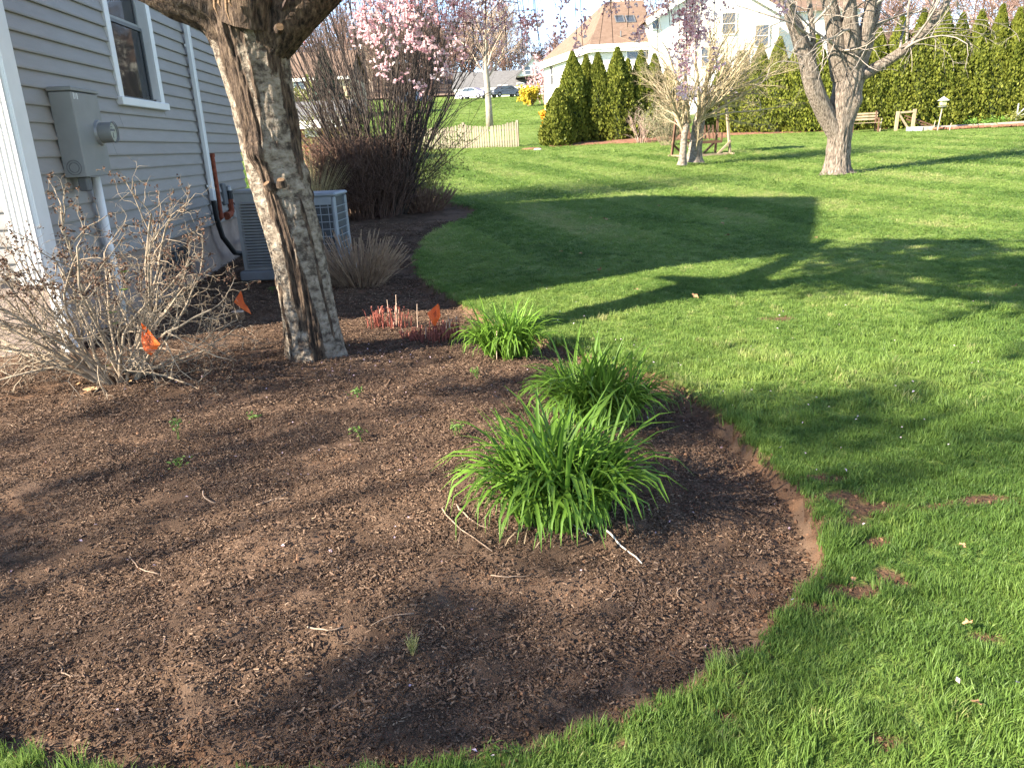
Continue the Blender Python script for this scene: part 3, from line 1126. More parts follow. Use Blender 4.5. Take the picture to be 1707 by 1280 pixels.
# ------------------------------------------------------------------ the weeping cherry
def bark_trunk_mat(name, smooth_cols, rough_cols):
    """two kinds of bark told apart by the stored attribute 'plate'"""
    m, N, L = new_mat(name)
    b = N["Principled BSDF"]
    b.inputs["Roughness"].default_value = 0.8
    b.inputs["Specular IOR Level"].default_value = 0.2
    tc = N.new("ShaderNodeTexCoord").outputs["Object"]

    def noise(sc, st, det=7):
        mp = N.new("ShaderNodeMapping"); mp.inputs["Scale"].default_value = st
        L.new(tc, mp.inputs[0])
        nz = N.new("ShaderNodeTexNoise"); nz.inputs["Scale"].default_value = sc; nz.inputs["Detail"].default_value = det
        nz.inputs["Roughness"].default_value = .65
        L.new(mp.outputs[0], nz.inputs["Vector"])
        return nz.outputs["Fac"]

    def ramp(fac, cols):
        rp = N.new("ShaderNodeValToRGB"); e = rp.color_ramp.elements
        while len(e) < len(cols): e.new(.5)
        for q, (p, c) in zip(e, cols): q.position, q.color = p, (*c, 1)
        L.new(fac, rp.inputs[0]); return rp.outputs[0]
    ns = noise(13, (1, 1, 1.5), 10)
    nr_ = noise(34, (1, 1, .26), 9)
    s_ = ramp(ns, smooth_cols)
    r_ = ramp(nr_, rough_cols)
    a = N.new("ShaderNodeAttribute"); a.attribute_name = "plate"
    ne = noise(22, (1, 1, .6), 5)
    ma = N.new("ShaderNodeMath"); ma.operation = 'MULTIPLY_ADD'; L.new(ne, ma.inputs[0]); ma.inputs[1].default_value = 1.0; ma.inputs[2].default_value = -.5
    ad = N.new("ShaderNodeMath"); ad.operation = 'ADD'; L.new(a.outputs["Fac"], ad.inputs[0]); L.new(ma.outputs[0], ad.inputs[1])
    st = N.new("ShaderNodeMapRange"); st.interpolation_type = 'SMOOTHSTEP'
    st.inputs["From Min"].default_value = .40; st.inputs["From Max"].default_value = .60
    L.new(ad.outputs[0], st.inputs["Value"])
    mx = N.new("ShaderNodeMix"); mx.data_type = 'RGBA'
    L.new(st.outputs[0], mx.inputs[0]); L.new(s_, mx.inputs[6]); L.new(r_, mx.inputs[7])
    L.new(mx.outputs[2], b.inputs["Base Color"])
    hm = N.new("ShaderNodeMix"); hm.data_type = 'FLOAT'
    L.new(st.outputs[0], hm.inputs[0]); L.new(ns, hm.inputs[2]); L.new(nr_, hm.inputs[3])
    bp = N.new("ShaderNodeBump"); bp.inputs["Strength"].default_value = 1.0; bp.inputs["Distance"].default_value = 0.05
    L.new(hm.outputs[0], bp.inputs["Height"]); L.new(bp.outputs[0], b.inputs["Normal"])
    return m


CHERRY = bark_trunk_mat("cherry_bark", [(0.33, (0.038, 0.027, 0.020)), (0.42, (0.090, 0.069, 0.053)), (0.50, (0.190, 0.155, 0.118)), (0.64, (0.295, 0.250, 0.200)), (0.79, (0.44, 0.39, 0.33))],
                        [(0.37, (0.012, 0.008, 0.006)), (0.46, (0.052, 0.034, 0.024)), (0.58, (0.115, 0.078, 0.053)), (0.72, (0.21, 0.150, 0.105))])
TWIGD = pmat("dark_twig", [(0.3, (0.030, 0.018, 0.016)), (0.7, (0.075, 0.048, 0.040))], scale=30, rough=0.8)
CUTWOOD = pmat("cut_wood", [(0.3, (0.075, 0.045, 0.026)), (0.7, (0.21, 0.125, 0.068))], scale=30, stretch=(1, 1, 3), rough=0.85, bump=.4)
PINK = pmat("pink_blossom", [(0.0, (0.58, 0.28, 0.33)), (0.5, (0.76, 0.50, 0.54)), (1.0, (0.88, 0.74, 0.74))], attr="tint", nmix=.3, scale=40, rough=.6, trans=.5, spec=.15)

TB = on_ground(528, 592)
CY = TB[1]
cherry = thing("weeping_cherry", "leaning pruned cherry tree with peeling silver and brown bark and hanging pink blossom", "tree", TB)


def trunk_mesh(name, rows, mat, parent, origin, nu=110, sub_=10, strips=(), knob=(), amp=.018, plate_base=.0, seed=0, flare=True, zscale=1.0):
    """rows: (centre xyz, radius); strips: (list of (v, u_angle), width) of furrowed bark; angle 0 faces the camera"""
    C_ = catmull([r[0] for r in rows], sub_)
    Rr = np.interp(np.linspace(0, 1, len(C_)), np.linspace(0, 1, len(rows)), [r[1] for r in rows])
    m_ = len(C_)
    v = np.linspace(0, 1, m_)[:, None] * np.ones((1, nu))
    th = (np.arange(nu) / nu * 2 * math.pi)[None, :] * np.ones((m_, 1))
    ang = (th + math.pi) % (2 * math.pi) - math.pi
    Lz = np.linalg.norm(np.diff(C_, axis=0), axis=1).sum() * zscale
    plate = np.full(v.shape, plate_base)
    for line, w in strips:
        vs = [p[0] for p in line]; us_ = [p[1] for p in line]
        c = np.interp(v, vs, us_)
        act = sstep(vs[0] - .09, vs[0] + .03, v + .10 * (fbm(ang * 3 + 11, v * 9, 77, 2) - .5)) * (1 - sstep(vs[-1] - .03, vs[-1] + .07, v)) if vs[0] > .02 else 1 - sstep(vs[-1] - .03, vs[-1] + .07, v)
        d = (ang - c + math.pi) % (2 * math.pi) - math.pi
        g_ = np.exp(-(d / w) ** 2) * act
        plate = np.maximum(plate, g_)
    wob = fbm(ang * 2.2 + 50, v * Lz * 1.5 + seed, 3 + seed, 3)
    plate = np.clip(plate + (wob - .5) * .35 + (fbm(ang * 4 + 70, v * Lz * 3.2 + seed, 55, 4) - .5) * 1.1, 0, 1)
    furrow = fbm(ang * 11 + 30 + 1.6 * vnoise(ang * 3 + 9, v * Lz * 2, 4), v * Lz * 3.0, 8 + seed, 4)
    fine = fbm(ang * 7 + 30, v * Lz * 12, 15 + seed, 4)
    pm = sstep(.35, .65, plate)
    r = Rr[:, None] * (1 + .06 * (fbm(ang * 1.2 + 20, v * Lz * 1.2, 20 + seed, 2) - .5)) + pm * (amp * .45 + amp * 3.4 * (furrow - .5)) + (1 - pm) * amp * .8 * (fine - .5)
    if flare:
        r = r * (1 + .30 * np.exp(-v * Lz / .13) * (1 + .6 * np.cos(ang * 4 + 1)))
    for kv, ka, kr, kh in knob:
        d = (ang - ka + math.pi) % (2 * math.pi) - math.pi
        r = r + kh * np.exp(-((d * Rr[:, None]) / kr) ** 2 - ((v - kv) * Lz / kr) ** 2)
    T_ = np.gradient(C_, axis=0); T_ /= np.linalg.norm(T_, axis=1)[:, None]
    # frame: 'front' axis points at the camera side
    fr = np.array([0, -1.0, 0]); fr = fr[None] - T_ * (T_ @ fr)[:, None]; fr /= np.linalg.norm(fr, axis=1)[:, None]
    rt = np.cross(T_, fr) * -1
    rt = np.where((rt[:, 0] < 0)[:, None], -rt, rt)
    P = C_[:, None] + r[..., None] * (np.cos(ang)[..., None] * fr[:, None] + np.sin(ang)[..., None] * rt[:, None])
    j = np.arange(nu); i = np.arange(m_ - 1)[:, None]
    F = np.stack([i * nu + j, i * nu + (j + 1) % nu, (i + 1) * nu + (j + 1) % nu, (i + 1) * nu + j], -1).reshape(-1, 4)
    o = mk(name, P.reshape(-1, 3), [F], mat, parent, True, attrs={"plate": plate}, origin=origin)
    return o, C_


def A_(u):     # lateral position across the stem (0 left edge, 1 right edge) -> angle
    return math.asin(max(-1, min(1, 2 * u - 1)))


ctr = [(528, 600, .245), (515, 520, .228), (498, 430, .224), (478, 350, .238), (462, 290, .246), (448, 220, .248), (432, 140, .268), (420, 85, .30), (412, 40, .34), (405, -10, .30), (400, -50, .22)]
rows = [(at(a, b_, CY + .02 * k), c) for k, (a, b_, c) in enumerate(ctr)]
rows[0] = (rows[0][0] - np.array([0, 0, .06]), rows[0][1])
rows = [(p, r * .87) for p, r in rows]
vv = lambda py: (605 - py) / 655.0
strips = [([(vv(600), A_(.72)), (vv(480), A_(.50)), (vv(345), A_(.42)), (vv(300), A_(.36))], .30),
          ([(vv(300), A_(.33)), (vv(200), A_(.26)), (vv(120), A_(.30)), (vv(60), A_(.3))], .42),
          ([(vv(340), A_(.985)), (vv(210), A_(.93)), (vv(110), A_(.86)), (vv(60), A_(.8))], .34),
          ([(vv(560), A_(.93)), (vv(400), A_(.86))], .10),
          ([(vv(600), A_(.30)), (vv(520), A_(.12))], .10),
          ([(vv(110), 0), (vv(-60), 0)], 2.2),
          ([(vv(600), 2.6), (vv(0), 2.9)], .5)]
trunk, CC = trunk_mesh("trunk", rows, CHERRY, cherry, TB, nu=260, sub_=28, strips=strips, knob=[(vv(310), A_(.38), .085, .075), (vv(70), .9, .08, .07), (vv(55), -1.2, .1, .06)], amp=.020, plate_base=.24)

# pruning stubs
def stub(px, py, Y, r_, ln, d):
    p = at(px, py, Y) - TB
    d = unit(d)
    b = MB()
    b.tube([p - d * ln, p - d * ln * .3, p], [r_ * 1.35, r_ * 1.15, r_], 14, cap=False)
    s = b.build("branch_stub", CHERRY, cherry, smooth=True)
    a = s.data.attributes.new("plate", 'FLOAT', 'POINT')
    a.data.foreach_set("value", [1.0] * len(s.data.vertices))
    MB().tube([p - d * .012, p + d * .002], [r_ * .98, r_ * .9], 14).build("cut_face", CUTWOOD, s)


stub(467, 45, CY - .30, .026, .08, (.35, -.9, .05))
stub(444, 306, CY - .205, .026, .05, (-.35, -.5, .85))
stub(468, 300, CY - .215, .029, .05, (.1, -.45, .9))
b = MB()
for px, ln in ((358, .10), (366, .06), (377, .14), (384, .05)):
    p = at(px, -2, CY - .32) - TB
    b.tube([p + np.array([0, .02, .05]), p - np.array([.008, 0, ln * .5]), p - np.array([-.004, 0, ln])], [.014, .011, .002], 5)
b.build("torn_splinter", CUTWOOD, cherry)


def limb(pts, radii, seed):
    rows_ = list(zip([np.asarray(p, float) for p in pts], radii))
    o, c = trunk_mesh("limb", rows_, CHERRY, cherry, TB, nu=48, sub_=8, strips=[([(0, 0), (1, 0)], 3.2)], amp=.012, seed=seed, flare=False)
    return c


c1 = limb([at(415, 75, CY + .12), at(362, 18, CY + .06), at(285, -18, CY - .05), at(190, -65, CY - .1), at(60, -150, CY - .1), at(-60, -180, CY)], [.20, .185, .165, .14, .10, .06], 3)
c2 = limb([at(425, 85, CY + .12), at(474, 34, CY + .07), at(540, -22, CY + .05), at(620, -110, CY + .1), at(760, -200, CY - .1), at(900, -240, CY - .2)], [.20, .18, .14, .085, .05, .03], 5)
c3 = limb([at(415, 40, CY), at(420, -60, CY - .1), at(450, -170, CY - .3), at(520, -250, CY - .8), at(600, -270, CY - 1.3)], [.2, .16, .12, .08, .05], 7)
c4 = limb([at(412, 40, CY + .1), at(400, -60, CY + .3), at(430, -180, CY + .9), at(500, -230, CY + 1.5)], [.2, .15, .1, .05], 9)

# arching branches and hanging whips



def droop(p0, p1, rise, k=14):
    """arching line from p0 over to p1 with a hanging end"""
    t = np.linspace(0, 1, k)[:, None]
    a = p0 + (p1 - p0) * np.concatenate([1 - (1 - t) ** 1.7, 1 - (1 - t) ** 1.7, t ** 1.6], 1)
    a[:, 2] += rise * np.sin(t[:, 0] * math.pi) ** .8
    a += np.cumsum(rng.normal(size=a.shape) * .012, 0) * np.sin(t * math.pi)
    return a


def whip(p0, p1, rise, r0, bl, twigs=6, b_from=.3, dens=26, fs=1.0):
    """one hanging branch with side twigs, buds and its blossom"""
    pts = droop(np.asarray(p0, float), np.asarray(p1, float), rise)
    rr = np.linspace(r0, .0025, len(pts))
    b = MB()
    b.tube(pts, rr, 6)
    sts = [pts]
    for i in range(twigs):
        k = rng.integers(4, len(pts) - 2)
        s = pts[k]
        d = np.array([rng.normal() * .16, rng.normal() * .12, -.08 - .30 * rng.random()])
        q = s + d * np.array([1, 1, .2]) * .5 + np.array([0, 0, .02])
        e = s + d
        tw = np.array([s, (s + q) / 2, q, (q + e) / 2, e])
        b.tube(tw, np.linspace(.0035, .0015, 5), 4)
        sts.append(tw)
    o = b.build("hanging_branch", TWIGD, cherry, origin=TB)
    P, S = [], []
    for st in sts:
        seg = np.linalg.norm(np.diff(st, axis=0), axis=1).sum()
        n_ = max(1, int(seg * dens * bl * .36))
        t = rng.random(n_)
        if st is sts[0]:
            t = b_from + (1 - b_from) * t
        q = np.stack([np.interp(t, np.linspace(0, 1, len(st)), st[:, j]) for j in range(3)], 1)
        for c in q:          # a hanging umbel of blossoms
            m_ = rng.integers(8, 22)
            P.append(c + rng.normal(size=(m_, 3)) * [.030, .030, .032] - [0, 0, .03])
    if P and bl > 0:
        P = np.vstack(P)
        Vv = []
        V1, F1 = flakes(P, rnd_unit(len(P)), fs * (.010 + .006 * rng.random(len(P))), 1.0, .5)
        V2, F2 = flakes(P + rng.normal(size=P.shape) * .006, rnd_unit(len(P)), fs * (.010 + .005 * rng.random(len(P))), 1.0, .5)
        tint = np.clip(rng.normal(.55, .25, len(P)), 0, 1)
        f = mk("blossoms", np.vstack([V1, V2]), [np.vstack([F1, F2 + len(V1)])], PINK, o, origin=TB, attrs={"tint": np.concatenate([np.repeat(tint, 4)] * 2)})
        tag(f, kind="stuff")
    return pts


# (end px, end py, depth, start px, blossom amount, stem radius)
W_in = [(512, 70, 6.6, 470, .1, .006), (540, 62, 6.9, 500, .15, .006), (562, 40, 6.3, 520, .4, .006), (598, 95, 6.6, 560, .9, .008), (618, 92, 6.2, 580, 2.2, .009), (640, 132, 6.5, 600, 1.8, .009), (655, 70, 7.0, 620, 1.6, .008),
        (672, 120, 6.6, 640, 1.8, .009), (690, 64, 6.1, 650, 1.8, .008), (700, 142, 6.9, 660, 1.5, .009), (716, 96, 6.3, 680, 2.2, .010), (735, 150, 6.6, 700, 2.2, .010), (748, 146, 7.1, 712, 2.0, .009),
        (762, 84, 6.4, 730, 2.0, .009), (776, 104, 6.9, 745, 1.8, .009), (790, 128, 6.6, 770, 1.2, .009), (806, 118, 6.2, 780, .8, .009), (822, 60, 6.5, 800, .5, .012), (846, 96, 6.6, 800, .9, .016), (872, 86, 6.3, 830, .35, .012),
        (880, 112, 6.8, 850, .8, .010), (900, 92, 6.4, 860, .35, .010), (905, 110, 6.1, 845, .25, .009), (935, 62, 6.3, 915, .1, .007), (962, 74, 6.0, 985, .08, .007), (972, 84, 6.6, 1000, .05, .007), (1022, 72, 6.4, 985, .08, .008),
        (1046, 46, 6.6, 1040, .05, .006), (1096, 84, 6.2, 1050, .08, .009), (1118, 56, 5.8, 1108, 2.0, .010), (1132, 82, 6.0, 1118, 3.0, .012), (1148, 106, 5.9, 1134, 3.4, .012), (1160, 76, 6.2, 1150, 2.4, .010), (1142, 148, 6.0, 1130, 2.2, .010),
        (1156, 136, 6.1, 1146, 2.0, .008), (1190, 68, 6.4, 1172, .5, .006), (1300, 20, 5.8, 1270, .3, .006), (1600, 4, 5.2, 1590, 1.2, .006)]
lim = np.vstack([c2, c3, c4])
for ex, ey, Y, sx, bl, r0 in W_in:
    bl = bl * (.85 if 590 < ex < 800 else 1.0)
    Y = Y - (.7 if 590 < ex < 800 else 0)
    e = at(ex, ey, Y)
    s = at(sx - 30 * rng.random(), -150 - rng.random() * 60, Y - .1)
    whip(s, e, .12, r0 * .62, bl * .5, twigs=int(4 + 5 * rng.random()), b_from=.35)
# the rest of the umbrella: arms from the limbs and whips that end above the picture
for i in range(84):
    a = rng.random() * 6.28
    rr = .5 + 2.3 * math.sqrt(rng.random())
    c = np.array([-.55 + rr * math.cos(a), 4.9 + rr * math.sin(a) * .9, 0])
    if c[0] < -1.3 and c[1] < 6.2:
        continue
    s = lim[rng.integers(4, len(lim))]
    low = 2.95 + .5 * rng.random() if c[1] > 3 else 2.7
    if c[0] < -2.6:
        s = c1[rng.integers(8, len(c1))]
    whip(s, np.array([c[0], c[1], low]), .55 + .3 * rng.random(), .014, 1.7, twigs=10, b_from=.2, fs=1.45)

# ------------------------------------------------------------------ bare twig growth
def grow(out, p, d, r, L_, lev, sp):
    """sp: per level dict(n, wander, up, kids, ang, lr, rr)"""
    q = sp[min(lev, len(sp) - 1)]
    n = q["n"]
    p = np.array(p, float)
    d = unit(d)
    st = L_ / n
    kids = q["kids"]
    ks = sorted(rng.choice(np.arange(q.get('low', 1), n + 1), size=min(kids, n), replace=False)) if kids and lev < len(sp) - 1 else []
    r1 = r * q.get("end", .45)
    for i in range(n):
        d = unit(d + rng.normal(size=3) * q["wander"] + np.array([0, 0, q["up"]]))
        p2 = p + d * st
        ra, rb = r + (r1 - r) * i / n, r + (r1 - r) * (i + 1) / n
        out.append((*p, *p2, ra, rb))
        if (i + 1) in ks:
            for _ in range(q.get("per", 1)):
                ax = unit(np.cross(d, rng.normal(size=3)))
                a = q["ang"] * (.7 + .6 * rng.random())
                grow(out, p2, d * math.cos(a) + ax * math.sin(a), max(rb * q["rr"], .0012), L_ * q["lr"] * (.7 + .6 * rng.random()) * (1 - .4 * i / n), lev + 1, sp)
        p = p2


# the bare shrub by the house corner
STEMT = pmat("tan_stem", [(0.3, (0.14, 0.104, 0.070)), (0.7, (0.37, 0.292, 0.210))], scale=12, rough=.8, bump=.3, bscale=60)
BUD = pmat("dry_seed_head", [(0.3, (0.055, 0.028, 0.018)), (0.7, (0.15, 0.08, 0.05))], scale=30, rough=.9)
LEAFG = pmat("fresh_leaf", [(0.3, (0.07, 0.16, 0.02)), (0.7, (0.16, 0.28, 0.05))], scale=20, rough=.5, trans=.3)
SB = on_ground(205, 632)
shr = thing("bare_shrub", "leafless tan twiggy shrub with dry seed heads at the house corner", "shrub", SB)
main, twg = [], []
sp = [dict(n=9, low=3, wander=.15, up=.01, kids=6, ang=.85, lr=.40, rr=.6, end=.5), dict(n=5, wander=.24, up=.02, kids=6, ang=.8, lr=.5, rr=.65, end=.5), dict(n=4, wander=.3, up=.04, kids=2, ang=.8, lr=.5, rr=.7), dict(n=3, wander=.3, up=.02, kids=0, ang=.8, lr=.5, rr=.7)]
for i in range(38):
    a = rng.random() * 6.28
    tl = .15 + .95 * math.sqrt(rng.random())
    d = np.array([math.cos(a) * tl, math.sin(a) * tl * .75, 1.0])
    if d[0] < 0: d[0] *= 1.25
    p = SB + np.array([math.cos(a) * .11, math.sin(a) * .10, -.03])
    L_ = 1.25 * (1.05 - .25 * tl) * (.75 + .45 * rng.random())
    k0 = len(main)
    grow(main, p, d, .0085 + .0055 * rng.random(), L_, 0, sp)
for i in range(7):     # low sprawling stems
    a = rng.choice([rng.uniform(-.6, .5), rng.uniform(2.7, 3.9)])
    grow(main, SB + np.array([0, 0, .05]), (math.cos(a), math.sin(a) * .6 - .1, .18), .008, .95, 0, sp)
main = np.array(main)
main = main[(main[:, 2] > .02) & (main[:, 5] > .02)]
seg_mesh("stems", main, STEMT, shr, SB, thick=.006, n_hi=6, n_lo=4)
tips = main[main[:, 7] < .0034][:, 3:6]
tips = tips[(tips[:, 2] > .75) & (rng.random(len(tips)) < .13)]
P = np.repeat(tips, 4, 0) + rng.normal(size=(len(tips) * 4, 3)) * .011
Vv, Ff = flakes(P, rnd_unit(len(P)), .008 + .006 * rng.random(len(P)), .8, .5)
tag(mk("seed_heads", Vv, [Ff], BUD, shr, origin=SB), kind="stuff")
for px, py in ((208, 454), (188, 522), (206, 484), (194, 540)):
    p = at(px, py, SB[1] - .15)
    b = MB()
    for k in range(7):
        a = k * .9
        d = np.array([math.cos(a), math.sin(a), .25]) * .035
        sd_ = np.array([-math.sin(a), math.cos(a), 0]) * .012
        b.quad(p - SB, p - SB + d * .5 + sd_, p - SB + d, p - SB + d * .5 - sd_)
    b.build("leaf_tuft", LEAFG, shr)

# ------------------------------------------------------------------ clipped dry clumps
STRAW = pmat("cut_straw_stem", [(0.3, (0.17, 0.105, 0.065)), (0.7, (0.36, 0.25, 0.17))], scale=10, rough=.85, var=.1)
STRAWD = pmat("brown_stem", [(0.3, (0.10, 0.058, 0.040)), (0.7, (0.23, 0.145, 0.105))], scale=10, rough=.85)


def dry_clump(px, py, label, n, R_, h, lean, mat, cutflat=True, r_=.004):
    c = on_ground(px, py)
    t = thing("dry_perennial_clump", label, "plant", c)
    seg = []
    for i in range(n):
        a = rng.random() * 6.28
        q = math.sqrt(rng.random())
        p = np.array([math.cos(a) * q * R_, math.sin(a) * q * R_ * .8, -.02])
        tl = q * lean * (.7 + .6 * rng.random())
        d = np.array([math.cos(a) * tl + rng.normal() * .1, math.sin(a) * tl + rng.normal() * .1, 1])
        L_ = h * (.75 + .35 * rng.random()) * (1.08 if tl < .6 else .95)
        d = unit(d)
        m1 = p + d * L_ * .5
        d2 = unit(d + np.array([d[0], d[1], 0]) * .12 + rng.normal(size=3) * .05)
        e = m1 + d2 * L_ * .5
        w = r_ * (.7 + .6 * rng.random())
        seg += [(*p, *m1, w, w * .95), (*m1, *e, w * .95, w * .8)]
        if rng.random() < .35:
            d3 = unit(d2 + rng.normal(size=3) * .4)
            seg.append((*m1, *(m1 + d3 * L_ * .4), w * .7, w * .5))
    k = len(seg)
    seg = np.array(seg)
    V_, F_ = tubes(seg, 5)
    tag(mk("stems", V_, [F_], mat, t, True), kind="stuff")
    return t


dry_clump(600, 478, "tall dry clump of cut straw coloured stems in the bed right behind the trunk", 330, .24, .62, 1.0, STRAW, r_=.0046)
dry_clump(703, 352, "low dry brown clump of cut stems at the tip of the bed by the lawn", 420, .45, .55, .85, STRAWD, r_=.006)

# brown clipped bush, tall bare shrub, yellow green shrubs behind
TWIGB = pmat("brown_twig", [(0.3, (0.055, 0.030, 0.022)), (0.7, (0.15, 0.090, 0.068))], scale=10, rough=.85)
TWIGG = pmat("grey_brown_stem", [(0.3, (0.026, 0.019, 0.016)), (0.7, (0.075, 0.056, 0.046))], scale=10, rough=.85)
bc = on_ground(612, 362)
t = thing("clipped_bush", "dense dark brown leafless clipped bush in front of a tall bare shrub", "bush", bc)
seg = []
spb = [dict(n=5, wander=.14, up=.05, kids=4, ang=.55, lr=.5, rr=.6), dict(n=4, wander=.22, up=.05, kids=4, ang=.6, lr=.5, rr=.7), dict(n=3, wander=.25, up=.02, kids=0, ang=.6, lr=.5, rr=.7)]
for i in range(420):
    a = rng.random() * 6.28
    tl = math.sqrt(rng.random())
    d = np.array([math.cos(a) * tl * .42, math.sin(a) * tl * .42, 1.0])
    grow(seg, bc + np.array([math.cos(a) * tl * .72, math.sin(a) * tl * .62, -.03]), d, .006, 1.5 * (.75 + .3 * rng.random()), 0, spb)
seg = np.array(seg)
loc = seg[:, 3:6] - bc
ok = (loc[:, 2] < 1.50 + .15 * rng.random(len(seg))) & (np.hypot(loc[:, 0], loc[:, 1]) < .98 + .2 * rng.random(len(seg)))
seg[:, 6:] = np.maximum(seg[:, 6:], .0042)
seg_mesh("twigs", seg[ok], TWIGB, t, bc, thick=.5, n_lo=3)

tc = np.array([-2.45, 16.3, gz(-2.45, 16.3)])
t = thing("tall_bare_shrub", "tall vase shaped bare shrub with many dark upright stems behind the clipped bush", "shrub", tc)
seg = []
spt = [dict(n=9, wander=.06, up=.03, kids=6, ang=.42, lr=.42, rr=.6, end=.4), dict(n=6, wander=.10, up=.06, kids=4, ang=.45, lr=.5, rr=.65), dict(n=4, wander=.14, up=.05, kids=0, ang=.5, lr=.5, rr=.7)]
for i in range(88):
    a = rng.random() * 6.28
    tl = .06 + .40 * math.sqrt(rng.random())
    d = np.array([math.cos(a) * tl * 1.15 - .03, math.sin(a) * tl * .8, 1.0])
    grow(seg, tc + np.array([math.cos(a) * tl * .9, math.sin(a) * tl * .5, -.03]), d, .013 + .011 * rng.random(), 4.9 * (.75 + .3 * rng.random()), 0, spt)
seg_mesh("stems", seg, TWIGG, t, tc, thick=.012, n_hi=6, n_lo=3)

YG = pmat("yellow_green_leaf", [(0.2, (0.12, 0.13, 0.03)), (0.8, (0.25, 0.25, 0.08))], scale=8, rough=.6, trans=.3)


def soft_shrub(c, R_, h, label, leafmat, twigmat, nl=2600, nt=60, cat="shrub", name="leafing_shrub", lsize=.028, stem_r=.008, group=None):
    t = thing(name, label, cat, c, group=group)
    seg = []
    sps = [dict(n=5, wander=.16, up=.05, kids=4, ang=.6, lr=.5, rr=.6), dict(n=4, wander=.2, up=.05, kids=3, ang=.6, lr=.5, rr=.7), dict(n=3, wander=.2, up=.02, kids=0, ang=.6, lr=.5, rr=.7)]
    for i in range(nt):
        a = rng.random() * 6.28
        tl = math.sqrt(rng.random()) * R_ / h * 1.3
        grow(seg, c + np.array([math.cos(a) * tl * .25 * h, math.sin(a) * tl * .25 * h, -.03]), (math.cos(a) * tl, math.sin(a) * tl, 1.0), stem_r, h * .95 * (.75 + .3 * rng.random()), 0, sps)
    seg = np.array(seg)
    seg_mesh("twigs", seg, twigmat, t, c, thick=.5, n_lo=3)
    if nl:
        k = rng.integers(0, len(seg), nl)
        P = seg[k, 3:6] + rng.normal(size=(nl, 3)) * .04
        Vv, Ff = flakes(P, rnd_unit(nl), lsize * (.7 + .6 * rng.random(nl)), .7, .3)
        tag(mk("leaves", Vv, [Ff], leafmat, t, origin=c), kind="stuff")
    return t


TWIGY = pmat("yellow_twig", [(0.3, (0.16, 0.13, 0.06)), (0.7, (0.30, 0.25, 0.12))], scale=10, rough=.8)
soft_shrub(np.array([-2.0, 17.4, gz(-2.0, 17.4)]), .85, 1.55, "yellow green shrub peeking out beside the clipped brown bush at the lawn edge", YG, TWIGY, nl=3800, nt=70)
soft_shrub(np.array([-4.2, 18.2, gz(-4.2, 18.2)]), 1.0, 1.9, "olive yellow twiggy shrub between the shed and the tall bare shrub", YG, TWIGY, nl=3600, nt=70)
sc = np.array([-3.75, 15.6, gz(-3.75, 15.6)])
t = thing("straw_grass_clump", "pale straw ornamental grass between the trunk and the clipped bush", "ornamental grass", sc)
seg = []
for i in range(420):
    a = rng.random() * 6.28; q = math.sqrt(rng.random())
    p = np.array([math.cos(a) * q * .3, math.sin(a) * q * .3, 0]); d = unit([math.cos(a) * q * .55, math.sin(a) * q * .55, 1]); L_ = 1.35 * (.7 + .4 * rng.random())
    m1 = p + d * L_ * .6; e = m1 + unit(d + [d[0] * .8, d[1] * .8, -.1]) * L_ * .4
    seg += [(*p, *m1, .004, .0035), (*m1, *e, .0035, .001)]
V_, F_ = tubes(np.array(seg), 3)
tag(mk("blades", V_, [F_], pmat("pale_straw", [(.3, (.34, .27, .14)), (.7, (.52, .44, .26))], scale=8, rough=.8), t), kind="stuff")

# ------------------------------------------------------------------ day lilies
LILY = pmat("daylily_leaf", [(0.0, (0.065, 0.150, 0.018)), (0.5, (0.115, 0.225, 0.030)), (1.0, (0.18, 0.295, 0.055))], scale=4, rough=0.5, spec=0.25, trans=0.34, var=.22)


def strap(L_, w, bend, tw):
    n = 7
    s = np.linspace(0, 1, n)
    th = .10 + bend * s ** 2.0
    dx = np.cumsum(np.r_[0, np.sin(th[1:])]) * L_ / (n - 1)
    dz = np.cumsum(np.r_[0, np.cos(th[1:])]) * L_ / (n - 1)
    ww = w * np.array([.75, .95, 1.0, .95, .8, .52, .04]) / 2
    P = []
    for i in range(n):
        side = np.array([math.sin(tw * s[i]) * .5, math.cos(tw * s[i]), 0.0])
        nrm = np.array([-math.cos(th[i]), 0, math.sin(th[i])])
        c = np.array([dx[i], 0, dz[i]])
        P += [c - side * ww[i] + nrm * ww[i] * .45, c - nrm * ww[i] * .1, c + side * ww[i] + nrm * ww[i] * .45]
    F = []
    for i in range(n - 1):
        for j in (0, 1):
            F.append((i * 3 + j, i * 3 + j + 1, i * 3 + 3 + j + 1, i * 3 + 3 + j))
    return np.array(P), np.array(F)


lily_src = []
for i in range(26):
    V_, F_ = strap(1.0, random.uniform(.032, .045), random.uniform(1.1, 3.0) if i > 6 else random.uniform(.3, 1.0), random.uniform(-.6, .6))
    o = mk("leaf", V_, [F_], LILY, None, True)
    COL.objects.unlink(o)
    lily_src.append(o)


